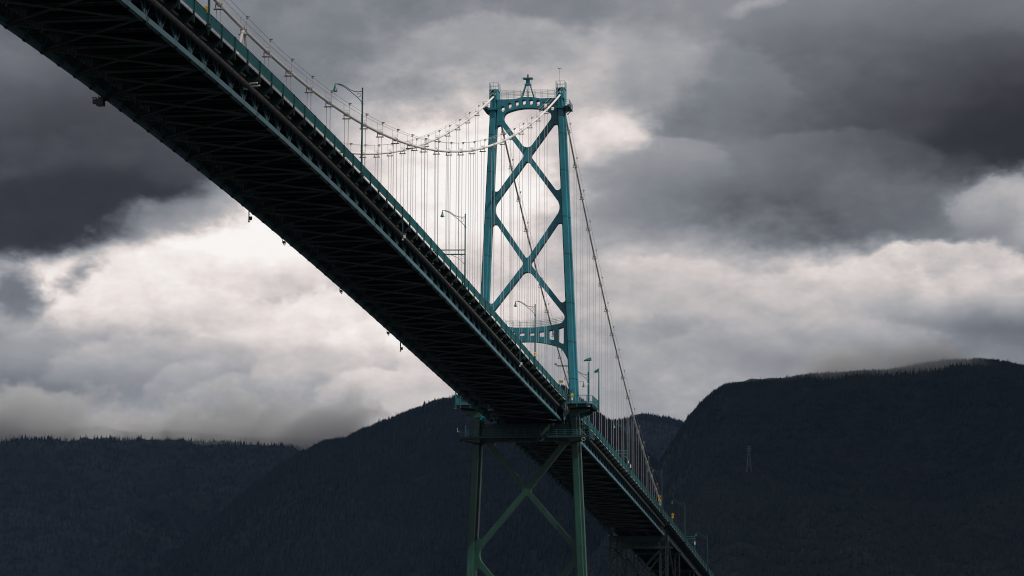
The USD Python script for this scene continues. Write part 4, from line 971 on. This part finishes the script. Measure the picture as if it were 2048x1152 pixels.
# ------------------------------------------------------------------ floodlights on the balconies
def floodlight(x, y, h, head, label):
    FZ = float(zc(0)) + 3.1
    T = thing('floodlight', label, 'floodlight', (x, y, FZ-0.5), 'floodlights on the tower balconies')
    part(T, 'pole', MB().tube([(x, y, FZ-0.6), (x, y, FZ+h*0.5), (x, y, FZ+h)], [0.13, 0.11, 0.08], 10), M['rail'], smooth=40)
    m = MB(); m.box(x-0.2, x+0.2, y-0.2, y+0.2, FZ-0.75, FZ-0.6); part(T, 'base', m, M['grey'])
    if head == 'wide':
        m = MB(); m.hexa([(x-0.9, y-0.5, FZ+h+0.30), (x+0.45, y-0.5, FZ+h+0.42), (x+0.45, y+0.5, FZ+h+0.42), (x-0.9, y+0.5, FZ+h+0.30)], [(x-0.55, y-0.35, FZ+h+0.62), (x+0.38, y-0.35, FZ+h+0.92), (x+0.38, y+0.35, FZ+h+0.92), (x-0.55, y+0.35, FZ+h+0.62)])
        part(T, 'head', m, M['rail'])
        m = MB(); m.tube([(x, y, FZ+h), (x-0.2, y, FZ+h+0.34)], 0.03, 6); m.tube([(x, y, FZ+h), (x+0.2, y, FZ+h+0.38)], 0.03, 6); part(T, 'fork', m, M['grey'])
    elif head == 'box':
        m = MB(); m.hexa([(x-0.75, y-0.3, FZ+h-0.25), (x-0.05, y-0.3, FZ+h-0.10), (x-0.05, y+0.3, FZ+h-0.10), (x-0.75, y+0.3, FZ+h-0.25)], [(x-0.80, y-0.3, FZ+h+0.05), (x+0.05, y-0.3, FZ+h+0.55), (x+0.05, y+0.3, FZ+h+0.55), (x-0.80, y+0.3, FZ+h+0.05)])
        part(T, 'head', m, M['rail'])
        part(T, 'bracket', MB().bar((x, y, FZ+h-0.05), (x-0.3, y, FZ+h+0.05), 0.06, 0.06), M['grey'])
    return T
floodlight(11.65, -4.2, 7.1, 'wide', 'taller floodlight with a wide flat head at the right balcony corner')
floodlight(12.35, 4.6, 6.6, 'box', 'shorter floodlight with a slanted box head at the back of the right balcony')
floodlight(-12.35, -3.6, 4.4, 'wide', 'floodlight pole rising from the left balcony, its head hidden by the deck')

# ------------------------------------------------------------------ signs
def text_on(parent, words, h, centre, m, face='y'):
    t = meshkit.text_mesh(words, h, 0.01); v = np.array(t.vertices); v[:, 0] -= (v[:, 0].max()+v[:, 0].min())/2; v[:, 1] -= (v[:, 1].max()+v[:, 1].min())/2
    part(parent, 'lettering', (np.stack([centre[0]+v[:, 0], centre[1]-v[:, 2], centre[2]+v[:, 1]], 1), np.array(t.faces)), m)
def bike_mark(parent, x, y, z, r):
    m = MB()
    for dx in (-r*0.9, r*0.9):
        n = 10
        for k in range(n):
            a, b = 2*math.pi*k/n, 2*math.pi*(k+1)/n; m.bar((x+dx+r*.55*math.cos(a), y, z-r*.3+r*.55*math.sin(a)), (x+dx+r*.55*math.cos(b), y, z-r*.3+r*.55*math.sin(b)), 0.008, r*0.2)
    for p, q in (((-.9, -.3), (-.2, .5)), ((-.2, .5), (.55, .5)), ((.55, .5), (.9, -.3)), ((-.2, .5), (0, -.3)), ((0, -.3), (.55, .5)), ((-.9, -.3), (0, -.3)), ((.5, .5), (.45, .85))):
        m.bar((x+p[0]*r, y, z+p[1]*r), (x+q[0]*r, y, z+q[1]*r), 0.008, r*0.2)
    part(parent, 'symbol', m, M['black'])
FZ = float(zc(0)) + 3.1
S = thing('cycle_sign', 'two stacked yellow sign plates above a white one at the tower balcony', 'sign', (8.75, -4.75, FZ))
part(S, 'post', MB().tube([(8.75, -4.72, FZ-0.2), (8.75, -4.72, FZ+1.7)], 0.03, 6), M['grey'])
for dz in (1.25, 0.93): part(S, 'yellow_plate', MB().box(8.53, 8.97, -4.80, -4.77, FZ+dz-0.015, FZ+dz+0.29), M['yellow'])
bike_mark(S, 8.75, -4.806, FZ+1.09, 0.13)
part(S, 'white_plate', MB().box(8.61, 8.89, -4.80, -4.77, FZ+0.40, FZ+0.86), M['signwhite'])
S = thing('road_sign', 'blank bright yellow rectangle on a thin post, left of the tower leg base', 'sign', (6.25, -0.9, float(zc(-1))+3.5))
z = float(zc(-1)) + 3.75
YS = dict(x=6.25, y=-0.9)
part(S, 'post', MB().tube([(YS['x'], YS['y'], z-0.3), (YS['x'], YS['y'], z+3.6)], 0.03, 6), M['grey'])
part(S, 'face', MB().prism_xz(sbox(YS['x']-0.36, z+3.25, YS['x']+0.36, z+3.68).buffer(0.0), YS['y']-0.06, YS['y']-0.03), M['yellow'])
def diamond(y, x, label, h):
    b = pt(x, y, 3.2); T = thing('warning_sign', label, 'sign', b, 'orange diamond signs on the side span')
    part(T, 'post', MB().tube([b, b + [0, 0, h+0.5]], 0.035, 6), M['grey'])
    zz = b[2]+h
    f = MB(); f.prism_xz(Polygon([(x-0.40, zz), (x, zz-0.40), (x+0.40, zz), (x, zz+0.40)]), y-0.07, y-0.045); part(T, 'diamond_face', f, M['yellow'])
    m = MB(); m.prism_xz(Polygon([(x-0.13, zz-0.02), (x, zz+0.18), (x+0.13, zz-0.02), (x+0.05, zz-0.02), (x+0.05, zz-0.18), (x-0.05, zz-0.18), (x-0.05, zz-0.02)]), y-0.08, y-0.0705); part(T, 'symbol', m, M['black'])
    part(T, 'plaque', MB().box(x-0.30, x+0.30, y-0.07, y-0.045, zz-0.86, zz-0.48), M['yellow'])
    return T
diamond(164.0, 7.55, 'orange diamond warning sign above the railing near the cable end', 3.35)
diamond(196.0, 7.70, 'orange diamond warning sign standing past the side-span pier', 3.0)
MK = thing('marker_board', 'narrow white board standing on the sidewalk below the first diamond sign', 'board', pt(7.45, 166.0, 3.2))
z = float(zc(166)) + 3.2; part(MK, 'board', MB().box(7.35, 7.62, 165.96, 166.0, z+0.9, z+2.0), M['signwhite']); part(MK, 'post', MB().tube([(7.48, 166.05, z), (7.48, 166.05, z+1.9)], 0.03, 6), M['grey'])

# ------------------------------------------------------------------ lights and instruments under the deck
def nav_light(s, y, label, lens):
    x = s*(LR-0.02); b = pt(x, y, 2.95); T = thing('navigation_light', label, 'navigation light', b, 'navigation lights hung from the deck')
    L_ = 3.0 if s < 0 else 2.4
    part(T, 'hanger', MB().tube([b, b - [0, 0, L_]], 0.075 if s < 0 else 0.05, 8), M['black' if s < 0 else 'rail'])
    part(T, 'lens', MB().lathe([(0.0, -0.1), (0.11, -0.06), (0.12, 0.08), (0.06, 0.13)], 10, b - [0, 0, L_+0.1]), M[lens])
    m = MB(); m.box(x+0.10, x+0.36, y-0.1, y+0.1, b[2]-L_+0.1, b[2]-L_+0.5); m.tube([(x+0.2, y, b[2]-L_+0.1), (x+0.1, y, b[2]-L_-0.05)], 0.02, 5); part(T, 'battery_box', m, M['black' if s < 0 else 'signwhite'])
nav_light(1, -160.6, 'thin lamp hanger with a white light below the near deck edge, left of midspan lamp', 'signwhite')
nav_light(1, -61.3, 'lamp hanger with a white light below the near deck edge, just before the tower', 'signwhite')
nav_light(-1, -177.0, 'black lamp hanger with an orange lens below the far deck edge, upper one', 'orange')
nav_light(-1, -80.5, 'black lamp hanger below the far deck edge, lower one near the tower', 'yellow')
def bracket_loop(y, label):
    T = thing('cable_loop', label, 'cable loop', pt(-6.5, y, 0), 'cable loops under the far deck edge')
    part(T, 'loop', MB().tube([pt(-6.5 + 0.05*math.sin(t), y - 1.0 + 1.9*t/math.pi, -0.02 - 0.52*math.sin(t)) for t in np.linspace(0, math.pi, 12)], 0.05, 6), M['chord'])
    part(T, 'junction_box', MB().box(-6.7, -6.4, y-0.1, y+0.35, float(zc(y))-0.28, float(zc(y))-0.03), M['dark'])
for y, w in ((-163.9, 'nearest'), (-129.9, 'middle'), (-96.6, 'farthest')): bracket_loop(y, f'{w} of the three cable loops hanging under the far deck edge')
def radar(s, y, label):
    x = s*(6.9 if s > 0 else 6.75); b = pt(x, y, 2.9 if s > 0 else 0.2); T = thing('traffic_radar', label, 'instruments', b)
    d = -1 if s < 0 else 1; c = b - [0, 0, 1.15 if s > 0 else 0.5]
    wm, dm = (M['signwhite'], M['rail']) if s > 0 else (M['black'], M['black'])
    part(T, 'bracket', MB().bar(b + [0.25, -2.0, 0.0], b + [0.25, 0.6, 0.0], 0.10, 0.10).bar(b, c, 0.07, 0.07).bar(c, c + [0.5, 0.2, -0.35], 0.06, 0.06), dm)
    m = MB(); m.tube([c + [0.0, 0, 0.28], c + [0.95, -0.3, 0.30]], 0.085, 8); m.tube([c + [0.2, 0.1, 0.02], c + [1.15, -0.2, 0.04]], 0.085, 8); part(T, 'tube', m, wm)
    part(T, 'box', MB().box(c[0]-0.55, c[0]-0.18, c[1]-0.2, c[1]+0.2, c[2]-0.28, c[2]+0.12), wm)
    if s < 0: part(T, 'housing', MB().box(c[0]-0.15, c[0]+0.55, c[1]-0.4, c[1]+0.4, c[2]-0.5, c[2]+0.15), wm); part(T, 'horn', MB().tube([c + [-0.2, 0, 0.3], c + [-0.65, 0, 0.3]], 0.07, 8), wm)
    return T
radar(1, -237.0, 'white box and two white tubes on a bracket under the near sidewalk')
radar(-1, -241.8, 'dark instrument cluster jutting from under the far deck edge at the left')
# ------------------------------------------------------------------ power pylon on the mountain
def pylon():
    a, e = az_el(1498, 932); r = 5740.0
    x, y = CAM[0] + r*math.sin(math.radians(a)), CAM[1] + r*math.cos(math.radians(a)); z0 = 5 + r*math.tan(math.radians(e)); H = 40.0
    T = thing('power_pylon', 'faint grey lattice power pylon on the right mountainside', 'pylon', (x, y, z0))
    m = MB()
    for k in range(4):
        sx, sy = (1, 1, -1, -1)[k], (1, -1, 1, -1)[k]
        m.bar((x+sx*4.5, y+sy*4.5, z0-12), (x+sx*0.9, y+sy*0.9, z0+H), 0.5, 0.5)
    for i in range(6):
        w0, w1 = 4.5-0.55*i, 4.5-0.55*(i+1); za, zb_ = z0+i*H/6.5, z0+(i+1)*H/6.5
        for sy in (-1, 1): m.bar((x-w0, y+sy*w0, za), (x+w1, y+sy*w1, zb_), 0.28, 0.28); m.bar((x+w0, y+sy*w0, za), (x-w1, y+sy*w1, zb_), 0.28, 0.28)
    part(T, 'tower_frame', m, M['brace'])
    for zz, w in ((H*0.78, 6), (H*0.89, 7), (H, 5)): part(T, 'cross_arm', MB().bar((x-w, y, z0+zz), (x+w, y, z0+zz), 0.6, 0.8), M['brace'])
pylon()
